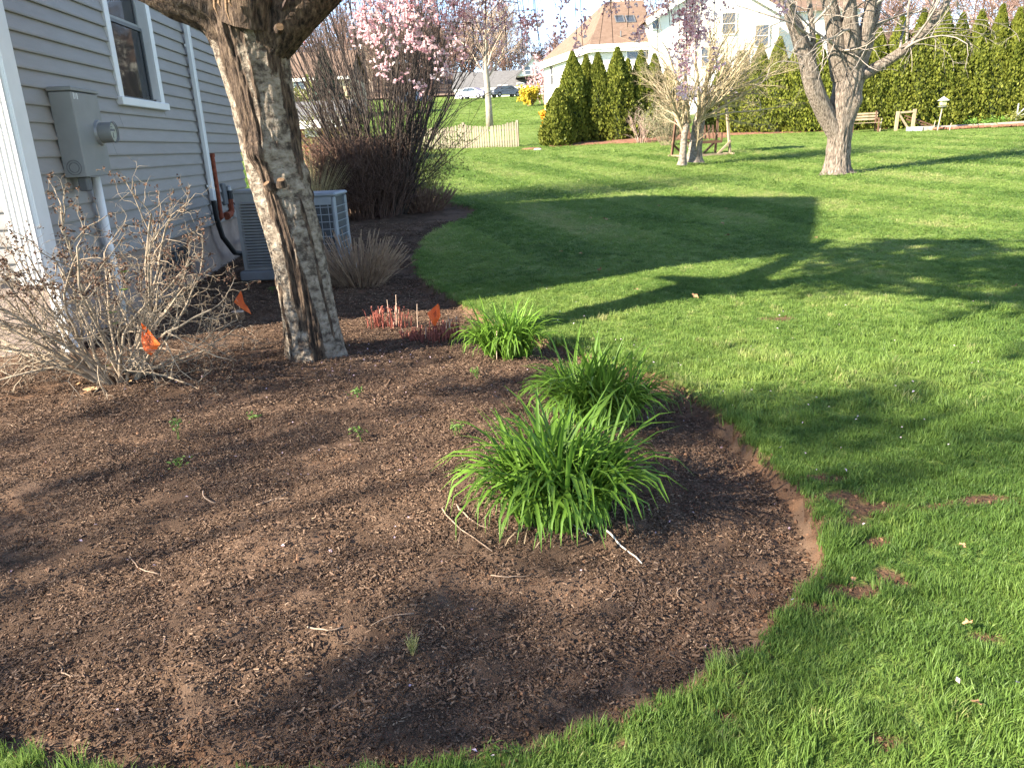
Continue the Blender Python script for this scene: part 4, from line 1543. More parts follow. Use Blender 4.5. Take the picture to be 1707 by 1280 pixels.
def lily(px, py, label, n, rx, ry, L0):
    c = on_ground(px, py)
    t = thing("daylily_clump", label, "daylily", c, group="daylily clumps along the bed edge")
    fans = int(n / 7)
    made = []
    for f in range(fans):
        a = rng.random() * 6.28
        q = math.sqrt((f + .5) / fans)
        fx, fy = math.cos(a) * q * rx, math.sin(a) * q * ry
        fan_az = rng.random() * 6.28
        out_az = math.atan2(fy, fx)
        for k in range(7):
            side = 1 if k % 2 else -1
            az = fan_az + (0 if side > 0 else math.pi) + rng.normal() * .5
            if q > .55 and rng.random() < .6:
                az = out_az + rng.normal() * .7
            young = k / 6.0
            src = lily_src[rng.integers(0, 7)] if (rng.random() < .24) else lily_src[rng.integers(7, 26)]
            L_ = L0 * (.62 + .5 * rng.random()) * (1.10 - .30 * q * rng.random())
            o = src.copy()
            o.location = (fx + rng.normal() * .012, fy + rng.normal() * .012, gz(c[0] + fx, c[1] + fy) - c[2] - .015)
            o.rotation_euler = (rng.normal() * .10, (.02 + .24 * q * rng.random()), az)
            wv = .95 + .25 * rng.random()
            o.scale = (L_, L_ * wv * .95, L_)
            made.append(o)
    # the outer 280 leaves are pieces of their own, the crowded inner ones stay joined
    VI, FI, nI = [], [], 0
    for o in made[:-280]:
        mw = np.array(Matrix.LocRotScale(o.location, o.rotation_euler, o.scale))
        co = np.empty(len(o.data.vertices) * 3, np.float32)
        o.data.vertices.foreach_get("co", co)
        VI.append(co.reshape(-1, 3) @ mw[:3, :3].T + mw[:3, 3])
        fi = np.empty(len(o.data.polygons) * 4, np.int32)
        o.data.polygons.foreach_get("vertices", fi)
        FI.append(fi.reshape(-1, 4) + nI)
        nI += len(VI[-1])
        bpy.data.objects.remove(o)
    tag(mk("inner_leaves", np.vstack(VI), [np.vstack(FI)], LILY, t, True), kind="stuff")
    for o in made[-280:]:
        COL.objects.link(o)
        o.parent = t
    for k in range(16):
        o = lily_src[rng.integers(12, 26)].copy()
        o.name = 'dead_leaf'
        COL.objects.link(o)
        o.parent = t
        a = rng.random() * 6.28
        o.location = (math.cos(a) * rx * .95, math.sin(a) * ry * .95, gz(c[0] + math.cos(a) * rx, c[1] + math.sin(a) * ry) - c[2] + .005)
        o.rotation_euler = (rng.normal() * .2, 1.0 + .35 * rng.random(), a + rng.normal() * .5)
        L_ = L0 * (.25 + .25 * rng.random())
        o.scale = (L_, L_ * .6, L_)
        o.material_slots[0].link = 'OBJECT'
        o.material_slots[0].material = DEADST
    return t


DEADST = pmat("dead_lily_leaf", [(.3, (.22, .155, .09)), (.7, (.40, .31, .20))], scale=5, rough=.8)
lily(930, 852, "largest bright green daylily clump in front, arching over the white stick", 580, .20, .19, .55)
lily(1000, 705, "middle daylily clump between the large clump and the lawn edge", 500, .20, .18, .54)
lily(846, 592, "smallest and darkest daylily clump beside the orange flag and red shoots", 420, .18, .15, .48)

# ------------------------------------------------------------------ red peony shoots
REDS = pmat("red_shoot", [(0.3, (0.15, 0.030, 0.022)), (0.7, (0.36, 0.115, 0.08))], scale=12, rough=.55, var=.1)
PALE = pmat("dead_pale_stem", [(0.3, (0.36, 0.24, 0.17)), (0.7, (0.55, 0.42, 0.32))], scale=12, rough=.8)
for px, py, n, R_, h, lab in ((648, 546, 60, .16, .17, "cluster of upright red peony shoots between the trunk and the third flag"), (712, 566, 120, .19, .10, "short dense red shoots around the foot of the third orange flag"), (745, 560, 70, .12, .13, "dusky red shoots against the smallest daylily clump")):
    c = on_ground(px, py)
    t = thing("red_shoot_cluster", lab, "plant", c, group="red peony shoots")
    seg, lf = [], []
    for i in range(n):
        a = rng.random() * 6.28; q = math.sqrt(rng.random()) * R_
        p = np.array([math.cos(a) * q * 1.3, math.sin(a) * q * .7, -.02])
        e = p + np.array([rng.normal() * .02, rng.normal() * .02, h * (.5 + .7 * rng.random())])
        w = .0035 + .002 * rng.random()
        seg.append((*p, *e, w, w * .8))
        lf.append(e)
    V_, F_ = tubes(np.array(seg), 5)
    tag(mk("shoots", V_, [F_], REDS, t, True), kind="stuff")
    lf = np.repeat(np.array(lf), 3, 0) + rng.normal(size=(3 * n, 3)) * .008
    V_, F_ = flakes(lf, rnd_unit(len(lf)), .010, .5, .5)
    tag(mk("leaf_buds", V_, [F_], REDS, t), kind="stuff")
    seg = []
    for i in range(5):
        p = np.array([rng.normal() * R_ * .7, rng.normal() * R_ * .4, -.02])
        e = p + np.array([rng.normal() * .03, rng.normal() * .03, h * (.9 + .8 * rng.random())])
        seg.append((*p, *e, .004, .003))
    V_, F_ = tubes(np.array(seg), 5)
    tag(mk("dead_stems", V_, [F_], PALE, t, True), kind="stuff")

# ------------------------------------------------------------------ back garden: maple, small tree, hedge
def bz(x, y):
    return float(base_z(np.array([x]), np.array([y]))[0])


MAPLE = bark_trunk_mat("maple_bark", [(0.30, (0.07, 0.056, 0.044)), (0.48, (0.18, 0.148, 0.118)), (0.72, (0.31, 0.265, 0.22))],
                       [(0.34, (0.035, 0.027, 0.021)), (0.48, (0.145, 0.116, 0.092)), (0.70, (0.31, 0.26, 0.215))])
TWIGM = pmat("maple_twig", [(0.3, (0.14, 0.115, 0.095)), (0.7, (0.33, 0.285, 0.24))], scale=6, rough=.85)
MY = 19.3
mb_ = at(1394, 285, MY); mb_[2] = bz(mb_[0], mb_[1])
maple = thing("bare_maple", "large leafless maple with thick grey forked trunk standing on the lawn", "tree", mb_)
tr, _ = trunk_mesh("trunk", [(at(px, py, MY), r) for px, py, r in ((1395, 290, .30), (1396, 268, .262), (1398, 240, .25), (1402, 205, .28), (1409, 165, .305), (1415, 130, .32), (1417, 105, .30), (1418, 85, .24))], MAPLE, maple, mb_,
                   nu=72, sub_=9, strips=[([(0, 0), (1, 0)], 3.0)], amp=.028, seed=2, knob=[(.56, .75, .13, .09)])
mseg = []


def mlimb(pts, seed, nm="limb", kids=5):
    rows_ = [(at(a, b_, MY) + np.array([0, o, 0]), r) for a, b_, o, r in pts]
    o_, c = trunk_mesh(nm, rows_, MAPLE, maple, mb_, nu=26, sub_=6, strips=[([(0, 0), (1, 0)], 3.0)], amp=.014, seed=seed, flare=False)
    return c, rows_


spm = [dict(n=7, wander=.11, up=.02, kids=5, ang=.7, lr=.55, rr=.6, end=.35), dict(n=6, wander=.14, up=.0, kids=4, ang=.75, lr=.55, rr=.6, end=.4), dict(n=5, wander=.18, up=-.02, kids=3, ang=.75, lr=.6, rr=.65, end=.5), dict(n=5, wander=.2, up=.0, kids=0, ang=.7, lr=.5, rr=.7)]
LIMBS = [[(1394, 228, -.03, .19), (1375, 193, -.08, .20), (1352, 150, -.2, .20), (1334, 95, -.3, .17), (1312, 42, -.4, .14), (1292, -10, -.5, .11), (1268, -75, -.6, .08)],
         [(1404, 130, .0, .24), (1394, 90, -.1, .22), (1384, 45, -.2, .18), (1372, 0, -.3, .15), (1355, -60, -.4, .1)],
         [(1414, 125, -.1, .2), (1412, 80, -.25, .19), (1404, 30, -.4, .15), (1398, -20, -.5, .12), (1390, -90, -.6, .08)],
         [(1424, 125, .0, .24), (1440, 80, .1, .22), (1458, 30, .2, .18), (1472, -20, .3, .14), (1490, -90, .4, .09)],
         [(1420, 115, -.1, .16), (1430, 70, -.3, .14), (1437, 20, -.4, .12), (1440, -30, -.5, .1), (1452, -90, -.6, .07)],
         [(1434, 126, -.1, .13), (1465, 108, -.2, .115), (1500, 83, -.3, .10), (1530, 52, -.35, .085), (1556, 18, -.4, .075), (1575, -22, -.4, .06), (1600, -80, -.4, .04)],
         [(1352, 130, -.2, .07), (1349, 85, -.25, .055), (1345, 45, -.3, .05), (1338, -10, -.3, .04)]]
for i, pts in enumerate(LIMBS):
    c, rows_ = mlimb(pts, 30 + i)
    p, q = c[-1], c[-4]
    d = unit(p - q)
    grow(mseg, p, d, rows_[-1][1], 3.0 + 1.2 * rng.random(), 0, spm)
    for k in range(3 if i != 5 else 7):
        j = rng.integers(len(c) // 4, len(c) - 1)
        ax = unit(np.cross(c[j] - c[j - 1], rng.normal(size=3)))
        dd = unit(unit(c[j] - c[j - 1]) * .5 + ax)
        grow(mseg, c[j], dd, .035, 1.3 + 1.2 * rng.random(), 1, spm)
# long drooping shoots that reach over the hedge
for a, b_, c_, d_ in ((1530, 48, 1660, 66), (1520, 55, 1645, 72), (1500, 80, 1590, 118), (1535, 60, 1620, 80), (1545, 40, 1700, 70), (1505, 76, 1520, 120), (1440, 60, 1560, 70), (1350, 100, 1290, 70), (1340, 110, 1280, 120), (1460, 40, 1540, 12)):
    P = droop(at(a, b_, MY - .4), at(c_, d_, MY - .6), .12, 8)
    for i in range(7):
        mseg.append((*P[i], *P[i + 1], .016 - .0014 * i, .016 - .0014 * (i + 1)))
        if i > 2 and rng.random() < .6:
            grow(mseg, P[i], unit(P[i + 1] - P[i]) + rng.normal(size=3) * .5, .007, .45, 2, spm)
mseg = np.array(mseg)
seg_mesh("branches", mseg, TWIGM, maple, mb_, thick=.03, n_hi=6, n_lo=3)

# small many-stemmed tree with a wide tan crown
TWIGT = pmat("tan_twig", [(0.3, (0.22, 0.17, 0.10)), (0.7, (0.46, 0.37, 0.24))], scale=6, rough=.85)
SY = 23.4
sb = at(1146, 272, SY); sb[2] = bz(sb[0], sb[1])
small = thing("multi_stem_tree", "small bare tan tree with two pale trunks in front of the swing", "tree", sb)
_, ca = trunk_mesh("trunk", [(at(a, b_, SY), r) for a, b_, r in ((1137, 276, .12), (1139, 250, .095), (1141, 225, .09), (1146, 208, .08))], MAPLE, small, sb, nu=26, sub_=6, strips=[], amp=.01, seed=4)
_, cb = trunk_mesh("trunk", [(at(a, b_, SY + .35), r) for a, b_, r in ((1157, 271, .22), (1159, 248, .19), (1162, 225, .18), (1165, 204, .17), (1168, 188, .13))], MAPLE, small, sb, nu=32, sub_=6, strips=[([(0, .5), (1, .3)], .6)], amp=.018, seed=5)
ss = []
sps2 = [dict(n=8, wander=.08, up=.02, kids=8, ang=.48, lr=.55, rr=.5, end=.3), dict(n=6, wander=.10, up=.0, kids=6, ang=.5, lr=.6, rr=.6, end=.4), dict(n=5, wander=.12, up=.0, kids=3, ang=.5, lr=.6, rr=.7, end=.5), dict(n=4, wander=.14, up=.0, kids=0, ang=.5, lr=.5, rr=.7)]
for (a0, b0), (a1, b1), r in (((1140, 228), (1112, 120), .05), ((1143, 222), (1132, 80), .05), ((1146, 210), (1150, 30), .06), ((1164, 206), (1185, 50), .07), ((1165, 200), (1225, 60), .07), ((1166, 196), (1262, 85), .065), ((1166, 192), (1300, 105), .06),
                              ((1164, 205), (1235, 60), .07), ((1160, 215), (1195, 150), .05), ((1165, 190), (1200, 40), .07), ((1142, 220), (1100, 120), .045), ((1150, 205), (1120, 80), .05), ((1166, 196), (1270, 80), .06), ((1164, 200), (1165, 50), .06), ((1158, 255), (1178, 205), .03), ((1166, 198), (1322, 140), .05), ((1166, 200), (1310, 165), .04), ((1141, 224), (1088, 150), .04), ((1142, 215), (1092, 95), .045), ((1165, 195), (1290, 75), .05), ((1165, 196), (1210, 25), .05)):
    p = at(a0, b0, SY + .2); e = at(a1, b1, SY + rng.normal() * 1.0)
    d = e - p
    grow(ss, p, d + np.array([0, 0, .1]), r, np.linalg.norm(d) * .95, 0, sps2)
ss = np.array(ss)
seg_mesh("branches", ss, TWIGT, small, sb, thick=.03, n_hi=6, n_lo=3)

# arborvitae
ARB = pmat("arborvitae_spray", [(0.0, (0.060, 0.080, 0.012)), (0.5, (0.130, 0.148, 0.022)), (1.0, (0.21, 0.21, 0.036))], attr="tint", nmix=.35, scale=3, rough=.6, trans=.22, spec=.2, var=.20)
ARBC = flat("arborvitae_core_shade", (0.018, 0.026, 0.008), rough=.95)
BARKB = flat("grey_brown_bark", (0.10, 0.075, 0.055), rough=.9, bump=.3)


def arb_variant(seed, n=8200):
    r2 = np.random.default_rng(seed)
    h = r2.random(n) ** .85
    a = r2.random(n) * 6.283
    prof = np.interp(h, [0, .06, .2, .45, .7, .88, 1], [.80, .97, 1.0, .82, .52, .24, .02])
    lobes = .66 + .70 * fbm(a * 1.9 + 20 + seed, h * 4 + seed, seed, 3)
    lobes *= .84 + .34 * fbm(a * 6 + 10, h * 14, seed + 3, 2)
    dep = .80 + .22 * r2.random(n)
    r = prof * lobes * dep
    P = np.stack([r * np.cos(a), r * np.sin(a), h], 1)
    return P, a, r2


def arb_mesh(seed, H, W_):
    P, a, r2 = arb_variant(seed)
    P = P * [W_, W_, H]
    n = len(P)
    out = np.stack([np.cos(a), np.sin(a), np.zeros(n)], 1)
    up = unit_rows(np.array([0, 0, 1.0]) + out * .55 + r2.normal(size=(n, 3)) * .30)
    side = unit_rows(np.cross(up, unit_rows(out + r2.normal(size=(n, 3)) * .6)))
    s = (.058 + .048 * r2.random(n))[:, None]
    V_ = np.stack([P - up * s * .4, P + side * s * .55 + up * s * .35, P + up * s * 1.25, P - side * s * .55 + up * s * .45], 1).reshape(-1, 3)
    tint = np.clip(.45 + r2.normal(size=n) * .16 + .6 * (fbm(a * 3, P[:, 2] * 2.2, seed, 3) - .5), 0, 1)
    return V_, np.arange(4 * n).reshape(n, 4), np.repeat(tint, 4)


def unit_rows(v):
    return v / (np.linalg.norm(v, axis=1)[:, None] + 1e-9)


def arborvitae(px, top, Y, wpx, seed, label, group):
    x = at(px, 230, Y)[0]
    zb = bz(x, Y)
    H = at(px, top, Y)[2] - zb
    W_ = wpx / 1300 * Y / 2 * (.97 if px < 1130 else 1.0)
    H *= 1 + .06 * (rng.random() - .5)
    t = thing("arborvitae", label, "evergreen tree", (x, Y, zb), rng.random() * 6.28, group)
    V_, F_, tn = arb_mesh(seed, H, W_)
    tag(mk("foliage", V_, [F_], ARB, t, attrs={"tint": tn}), kind="stuff")
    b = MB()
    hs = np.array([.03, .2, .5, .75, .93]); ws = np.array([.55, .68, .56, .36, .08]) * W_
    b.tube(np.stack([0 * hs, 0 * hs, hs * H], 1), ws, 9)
    b.build("light_blocking_core", ARBC, t)  # dark core added to block light; shade between the sprays is in its colour
    MB().tube([(0, 0, -.05), (0, 0, H * .3)], [.07, .05], 7).build("trunk", BARKB, t)


gA = "arborvitae in the clump before the white house"
for k, (px, top, Y, w, lab) in enumerate(((931, 150, 38.2, 58, "shortest arborvitae at the lawn end of the clump, beside the picket fence"), (957, 87, 39.2, 66, "tall narrow arborvitae just behind the shortest one, below the eave corner of the white house"),
                                          (979, 97, 40.6, 50, "slim arborvitae set back in shade between two taller ones before the white house"), (998, 87, 39.4, 62, "pointed arborvitae in front of the pale corner of the white house"),
                                          (1030, 77, 39.2, 66, "tallest arborvitae of the clump under the skylights of the white house"), (1047, 100, 40.8, 46, "dark narrow arborvitae set back beside the tallest of the clump"),
                                          (1068, 88, 39.6, 60, "arborvitae under the small square window of the white house"), (1090, 96, 40.8, 54, "arborvitae behind the round grey shrub, at the two storey wing"), (1112, 112, 40.2, 56, "arborvitae half hidden by the tan crown, last of the clump"))):
    arborvitae(px, top, Y, w, 50 + k, lab, gA)
gB = "arborvitae hedge along the back lawn"
hedge_px = [(1204, 100, 41.5, 62), (1232, 84, 41.0, 62), (1262, 78, 40.5, 62), (1292, 68, 40.2, 64), (1322, 72, 39.8, 62), (1352, 60, 39.5, 64), (1385, 62, 39.2, 62), (1418, 58, 39.0, 64), (1452, 46, 38.8, 66), (1486, 34, 38.6, 66), (1520, 22, 38.4, 68), (1553, 14, 38.2, 68), (1582, 22, 38.0, 62), (1612, 20, 37.8, 64), (1644, 12, 37.6, 66), (1672, 22, 37.4, 62), (1700, 44, 37.2, 64), (1732, 40, 37.0, 66)]
hl = ["hedge arborvitae behind the swing, at the start of the row", "second hedge arborvitae, beside the swing roof", "hedge arborvitae under the tan crown of the small tree", "hedge arborvitae midway between the swing and the big maple",
      "hedge arborvitae just short of the big maple trunk", "hedge arborvitae behind the low forked limb of the maple", "hedge arborvitae hidden behind the maple trunk", "hedge arborvitae on the far side of the maple trunk",
      "hedge arborvitae behind the wooden bench", "hedge arborvitae between the bench and the timber gate", "hedge arborvitae behind the timber gate frame", "hedge arborvitae behind the bird feeder, broad and high topped",
      "hedge arborvitae just past the bird feeder", "hedge arborvitae over the first green plants of the raised bed", "highest pointed hedge arborvitae past the bird feeder", "hedge arborvitae over the far end of the raised bed",
      "hedge arborvitae by the white garden trellis", "hedge arborvitae cut by the picture edge"]
for k, ((px, top, Y, w), lab) in enumerate(zip(hedge_px, hl)):
    arborvitae(px, top, Y, w, 80 + k, lab, gB)

RED_M = pmat("reddish_mulch", [(0.3, (0.13, 0.055, 0.032)), (0.7, (0.25, 0.12, 0.075))], scale=5, rough=.95, bump=.8, bscale=20)


def strip(name, pts_front, pts_back, h, mat):
    n = len(pts_front)
    V_ = []
    for (a, b_) in zip(pts_front, pts_back):
        for k, hh in ((0, -.05), (.15, .6), (.5, 1.0), (.85, .7), (1, -.05)):
            p = np.array(a) * (1 - k) + np.array(b_) * k
            V_.append((p[0], p[1], bz(p[0], p[1]) + hh * h + .02 * rng.normal()))
    V_ = np.array(V_)
    F_ = np.array([(i * 5 + j, (i + 1) * 5 + j, (i + 1) * 5 + j + 1, i * 5 + j + 1) for i in range(n - 1) for j in range(4)])
    return tag(mk(name, V_, [F_], mat, None, True), kind="structure")


xs_ = np.linspace(at(915, 240, 38)[0], at(1210, 225, 38)[0], 16)
strip("mulch_strip", [(x, 37.3 - .9 * math.exp(-((x - 6.6) / 1.0) ** 2)) for x in xs_], [(x, 42) for x in xs_], .16, RED_M)
xs_ = np.linspace(11.0, at(1760, 210, 37)[0], 22)
strip("hedge_mulch_strip", [(x, 39.2 - (x - 11) * .16) for x in xs_], [(x, 43.0 - (x - 11) * .16) for x in xs_], .12, RED_M)

# shrubs before the hedge
GRYLEAF = pmat("grey_green_leaf", [(0.3, (0.10, 0.10, 0.05)), (0.7, (0.20, 0.19, 0.11))], scale=6, rough=.7)
x = at(1113, 230, 34)[0]
soft_shrub(np.array([x, 34.0, bz(x, 34)]), .78, 1.65, "round grey green twiggy shrub behind the small tan tree", GRYLEAF, TWIGT, nl=2600, nt=60, name="round_shrub", lsize=.035)
x = at(1070, 232, 36.6)[0]
soft_shrub(np.array([x, 36.6, bz(x, 36.6)]), .6, 1.45, "small bare pinkish shrub on two pale stems before the evergreen clump", GRYLEAF, pmat("pinkish_twig", [(.3, (.26, .17, .13)), (.7, (.42, .30, .24))], rough=.8), nl=0, nt=14, name="small_bare_shrub", stem_r=.02)

# garden swing
WOOD = pmat("weathered_wood", [(0.3, (0.19, 0.140, 0.09)), (0.7, (0.32, 0.245, 0.165))], scale=6, stretch=(1, 1, .2), rough=.85)
WOODD = pmat("dark_stained_wood", [(0.3, (0.07, 0.035, 0.022)), (0.7, (0.15, 0.080, 0.05))], scale=6, rough=.8)
gy = 27.5
gx = at(1168, 250, gy)[0]
go_ = np.array([gx, gy, bz(gx, gy)])
sw = thing("garden_swing", "dark wooden garden swing seat in a timber frame with small shingled roof", "garden swing", go_, rad(12))
for sx in (-.82, .82):
    for sy in (-.55, .55):
        MB().beam((sx, sy, 0), (sx * .92, sy * .35, 2.0), .07, .07).build("post", WOOD if sy < 0 else WOODD, sw)
        MB().beam((sx, sy, .45), (sx * .4, sy, .02), .06, .06).build("brace", WOOD if sy < 0 else WOODD, sw)
for sy in (-.55, .55):
    MB().beam((-.95, sy, .03), (.95, sy, .03), .08, .07).build("base_rail", WOOD, sw)
for sx in (-.82, .82):
    MB().beam((sx, -.8, .04), (sx, .8, .04), .07, .06).build("base_rail", WOOD, sw)
b = MB()
for s in (-1, 1):
    b.poly_extrude([(-1.0, 0, 2.22), (1.0, 0, 2.22), (1.0, s * .6, 1.92), (-1.0, s * .6, 1.92)], (0, 0, .04))
b.build("roof", pmat("grey_shingle", [(.3, (.11, .095, .09)), (.7, (.2, .18, .17))], scale=12, rough=.9), sw)
for k in range(5):
    MB().beam((-.62, -.22 + k * .1, .48), (.62, -.22 + k * .1, .48), .08, .025).build("seat_slat", WOODD, sw)
for k in range(9):
    MB().beam((-.6 + k * .15, .26, .52), (-.6 + k * .15, .36, 1.0), .07, .02).build("back_slat", WOODD, sw)
b = MB()
for sx in (-.64, .64):
    b.beam((sx, -.28, .72), (sx, .3, .72), .07, .04); b.beam((sx, -.25, .45), (sx, -.25, .72), .05)
    b.tube([(sx, 0, .72), (sx, 0, 1.95)], .012, 5)
b.build("arm_frame", WOODD, sw)
MB().box((0, 0, .43), (1.3, .55, .06)).build("seat_frame", WOODD, sw)

# bench, timber gate, planter boxes, feeder, raised bed
def ground_pt(px, Y):
    x = at(px, 215, Y)[0]
    return np.array([x, Y, bz(x, Y)])


c = ground_pt(1440, 36.6)
t = thing("garden_bench", "weathered slatted wooden bench against the hedge just past the maple trunk", "bench", c, rad(-8))
for k in range(3):
    MB().beam((-.62, .22, .58 + .12 * k), (.62, .22, .58 + .12 * k), .02, .08).build("back_slat", WOOD, t)
for k in range(4):
    MB().beam((-.62, -.22 + .12 * k, .42), (.62, -.22 + .12 * k, .42), .1, .025).build("seat_slat", WOOD, t)
for sx in (-.55, .55):
    MB().beam((sx, .24, 0), (sx, .24, .92), .06).build("leg", WOODD, t)
    MB().beam((sx, -.22, 0), (sx, -.22, .6), .06).build("leg", WOODD, t)
    MB().beam((sx, -.26, .6), (sx, .24, .6), .06, .03).build("armrest", WOODD, t)
c = ground_pt(1507, 36.4)
t = thing("timber_gate_frame", "low timber gate frame with two posts and crossing diagonal rails in front of the hedge", "gate", c, rad(-6))
for sx, h in ((-.36, .86), (.36, .92)):
    MB().beam((sx, 0, 0), (sx + .03, 0, h), .12, .12).build("post", WOOD, t)
MB().beam((-.36, 0, .80), (.36, 0, .82), .07, .08).build("rail", WOOD, t)
MB().beam((-.30, 0, .76), (.22, 0, .04), .06, .08).build("rail", WOOD, t)
MB().beam((.0, .05, .66), (1.3, .2, .18), .04, .06).build("rail", WOODD, t)
MB().beam((.1, .08, .5), (1.2, .25, .12), .04, .06).build("rail", WOODD, t)
PALEW = pmat("pale_board", [(.3, (.25, .21, .155)), (.7, (.38, .33, .26))], scale=6, rough=.8)
WHT = flat("white_plastic", (.40, .41, .40), rough=.5)
for px, lab, m_, w, nm in ((1524, "white planter box on the ground at the foot of the timber gate", WHT, .55, "planter_box"), (1545, "tan wooden planter box between the white box and the bird feeder", PALEW, .5, "planter_box"), (1561, "small dark green tub beside the bird feeder pole", flat("dark_green_plastic", (.04, .06, .05)), .22, "garden_tub")):
    c = ground_pt(px, 35.6)
    t = thing(nm, lab, "planter", c, rad(-6))
    h = .2 if w > .3 else .22
    for s in (-1, 1):
        MB().box((0, s * .17, h / 2), (w, .03, h)).build("side_board", m_, t)
        MB().box((s * (w / 2 - .015), 0, h / 2), (.03, .31, h)).build("end_board", m_, t)
    MB().box((0, 0, h * .45), (w - .07, .30, h * .85)).build("soil", RED_M, t)
c = ground_pt(1563, 35.0)
t = thing("bird_feeder", "small yellow bird feeder with grey roof on a leaning pale pole", "bird feeder", c)
MB().tube([(0, 0, 0), (.11, 0, 1.05)], [.028, .024], 7).build("pole", PALEW, t)
MB().tube([(.11, 0, .98), (.11, 0, 1.0), (.11, 0, 1.03)], [.05, .19, .20], 12).build("baffle", flat("grey_metal", (.3, .3, .31), metal=.5, rough=.4), t)
MB().box((.115, 0, 1.16), (.22, .18, .2), bev=.01).build("seed_house", pmat("yellow_paint", [(.3, (.42, .40, .16)), (.7, (.55, .52, .24))], rough=.6), t)
b = MB()
b.add(np.array([(-.07, -.16, 1.25), (.30, -.16, 1.25), (.30, .16, 1.25), (-.07, .16, 1.25), (.115, 0, 1.42)]), [np.array([(0, 1, 4), (1, 2, 4), (2, 3, 4), (3, 0, 4)]), np.array([[3, 2, 1, 0]])])
b.build("roof", flat("pale_grey_roof", (.42, .42, .40)), t)
for px, Y, h, lab in ((1412, 36.8, .55, "thin bare stake between the maple trunk and the timber gate"), (1467, 36.5, .6, "thin pale stake beside the bench"), (1556, 35.4, .42, "short white stake leaning near the bird feeder"), (1583, 34.8, .32, "short bent pale stake at the edge of the raised bed")):
    c = ground_pt(px, Y)
    t = thing("garden_stake", lab, "stake", c)
    MB().tube([(0, 0, -.05), (.02, 0, h * .6), (.05, 0, h)], [.02, .018, .014], 6).build("stick", PALEW, t)
c = ground_pt(1632, 35.4)
t = thing("raised_bed", "long low raised bed of reddish soil edged by a pale board below the hedge", "garden bed", c, rad(-9))
MB().beam((-.9, .3, .16), (.7, .3, .16), .05, .09).build("edging_board", PALEW, t)
MB().beam((.72, .3, .17), (2.6, .3, .19), .05, .09).build("edging_board", PALEW, t)
MB().beam((-1.75, .1, .16), (-.6, .2, .17), .06, .07).build("edging_board", flat("grey_board", (.26, .24, .22)), t)
b = MB()
n_ = 18
for i in range(n_):
    x0 = -1.9 + i * .26
    b.box((x0, -.1 + .02 * rng.normal(), .055 + .03 * rng.random()), (.30, .7 + .2 * rng.random(), .14), bev=.05)
b.build("soil", RED_M, t)
for px, lab in ((1617, "first fresh green plant at the raised bed, dark green"), (1646, "second fresh green plant in the middle of the raised bed"), (1668, "third fresh green plant along the raised bed"), (1692, "yellowish tall weedy plant at the trellis end of the raised bed")):
    c = ground_pt(px, 35.9)
    c[2] += .1
    t = thing("green_plant", lab, "plant", c, group="plants in the raised bed")
    n_ = 220
    P = rng.normal(size=(n_, 3)) * [.20, .16, .10] + [0, 0, .14 if px < 1690 else .3]
    V_, F_ = flakes(P, np.array([0, -.4, 1.0]), .045, .8, .2)
    tag(mk("leaves", V_, [F_], LEAFG if px < 1690 else YG, t), kind="stuff")
c = ground_pt(1696, 36.2)
t = thing("garden_trellis", "small white crossed garden trellis at the end of the raised bed", "trellis", c)
for a, b_ in (((-.12, 0, 0), (-.1, 0, .95)), ((.42, 0, 0), (.44, 0, 1.0)), ((-.1, 0, .45), (.42, 0, .95)), ((-.1, 0, .4), (.42, 0, .55))):
    MB().beam(a, b_, .035).build("bar", WHT, t)

# picket fence
PICK = pmat("weathered_picket", [(.3, (.17, .14, .10)), (.7, (.29, .245, .18))], scale=5, stretch=(1, 1, .3), rough=.85, var=.12)
fa, fb = at(690, 250, 40.6), at(861, 244, 39.0)
fL = np.hypot(*(fb - fa)[:2]); fd = (fb - fa)[:2] / fL
t = thing("picket_fence", "short run of weathered tan dog ear picket fence at the back of the lawn", "fence", (fa[0], fa[1], bz(fa[0], fa[1])), math.atan2(fd[1], fd[0]))
zA, zB = bz(fa[0], fa[1]), bz(fb[0], fb[1])
src = None
n_ = int(fL / .128)
for i in range(n_ + 1):
    s = i * .128
    z0 = (zB - zA) * s / fL
    dip = -.16 * math.sin(math.pi * ((s / fL * 2.05) % 1.0))
    if src is None:
        b = MB()
        b.poly_extrude([(-.045, 0, 0), (.045, 0, 0), (.045, 0, .97), (.025, 0, 1.0), (-.025, 0, 1.0), (-.045, 0, .97)], (0, .022, 0))
        src = b.build("picket", PICK, t)
        o_ = src
    else:
        o_ = shared("picket", src, t)
    o_.location = (s, rng.normal() * .006, z0)
    o_.rotation_euler = (0, rng.normal() * .015, 0)
    o_.scale = (1, 1, 1.16 + dip + rng.normal() * .012)
for zz in (.25, .8):
    MB().beam((0, .045, zz), (fL, .045, zz + zB - zA), .04, .08).build("rail", PICK, t)
for s in (0, fL * .5, fL + .06):
    MB().box((s, .07, .6 + (zB - zA) * s / fL), (.11, .11, 1.25)).build("post", PICK, t)

# pale young tree on the slope
TWIGR = pmat("pinkish_tan_twig", [(0.3, (0.24, 0.165, 0.12)), (0.7, (0.44, 0.33, 0.25))], scale=3, rough=.85)
PALEB = pmat("pale_smooth_bark", [(.3, (.20, .165, .125)), (.7, (.33, .285, .225))], scale=6, stretch=(1, 1, .4), rough=.85, bump=.3)


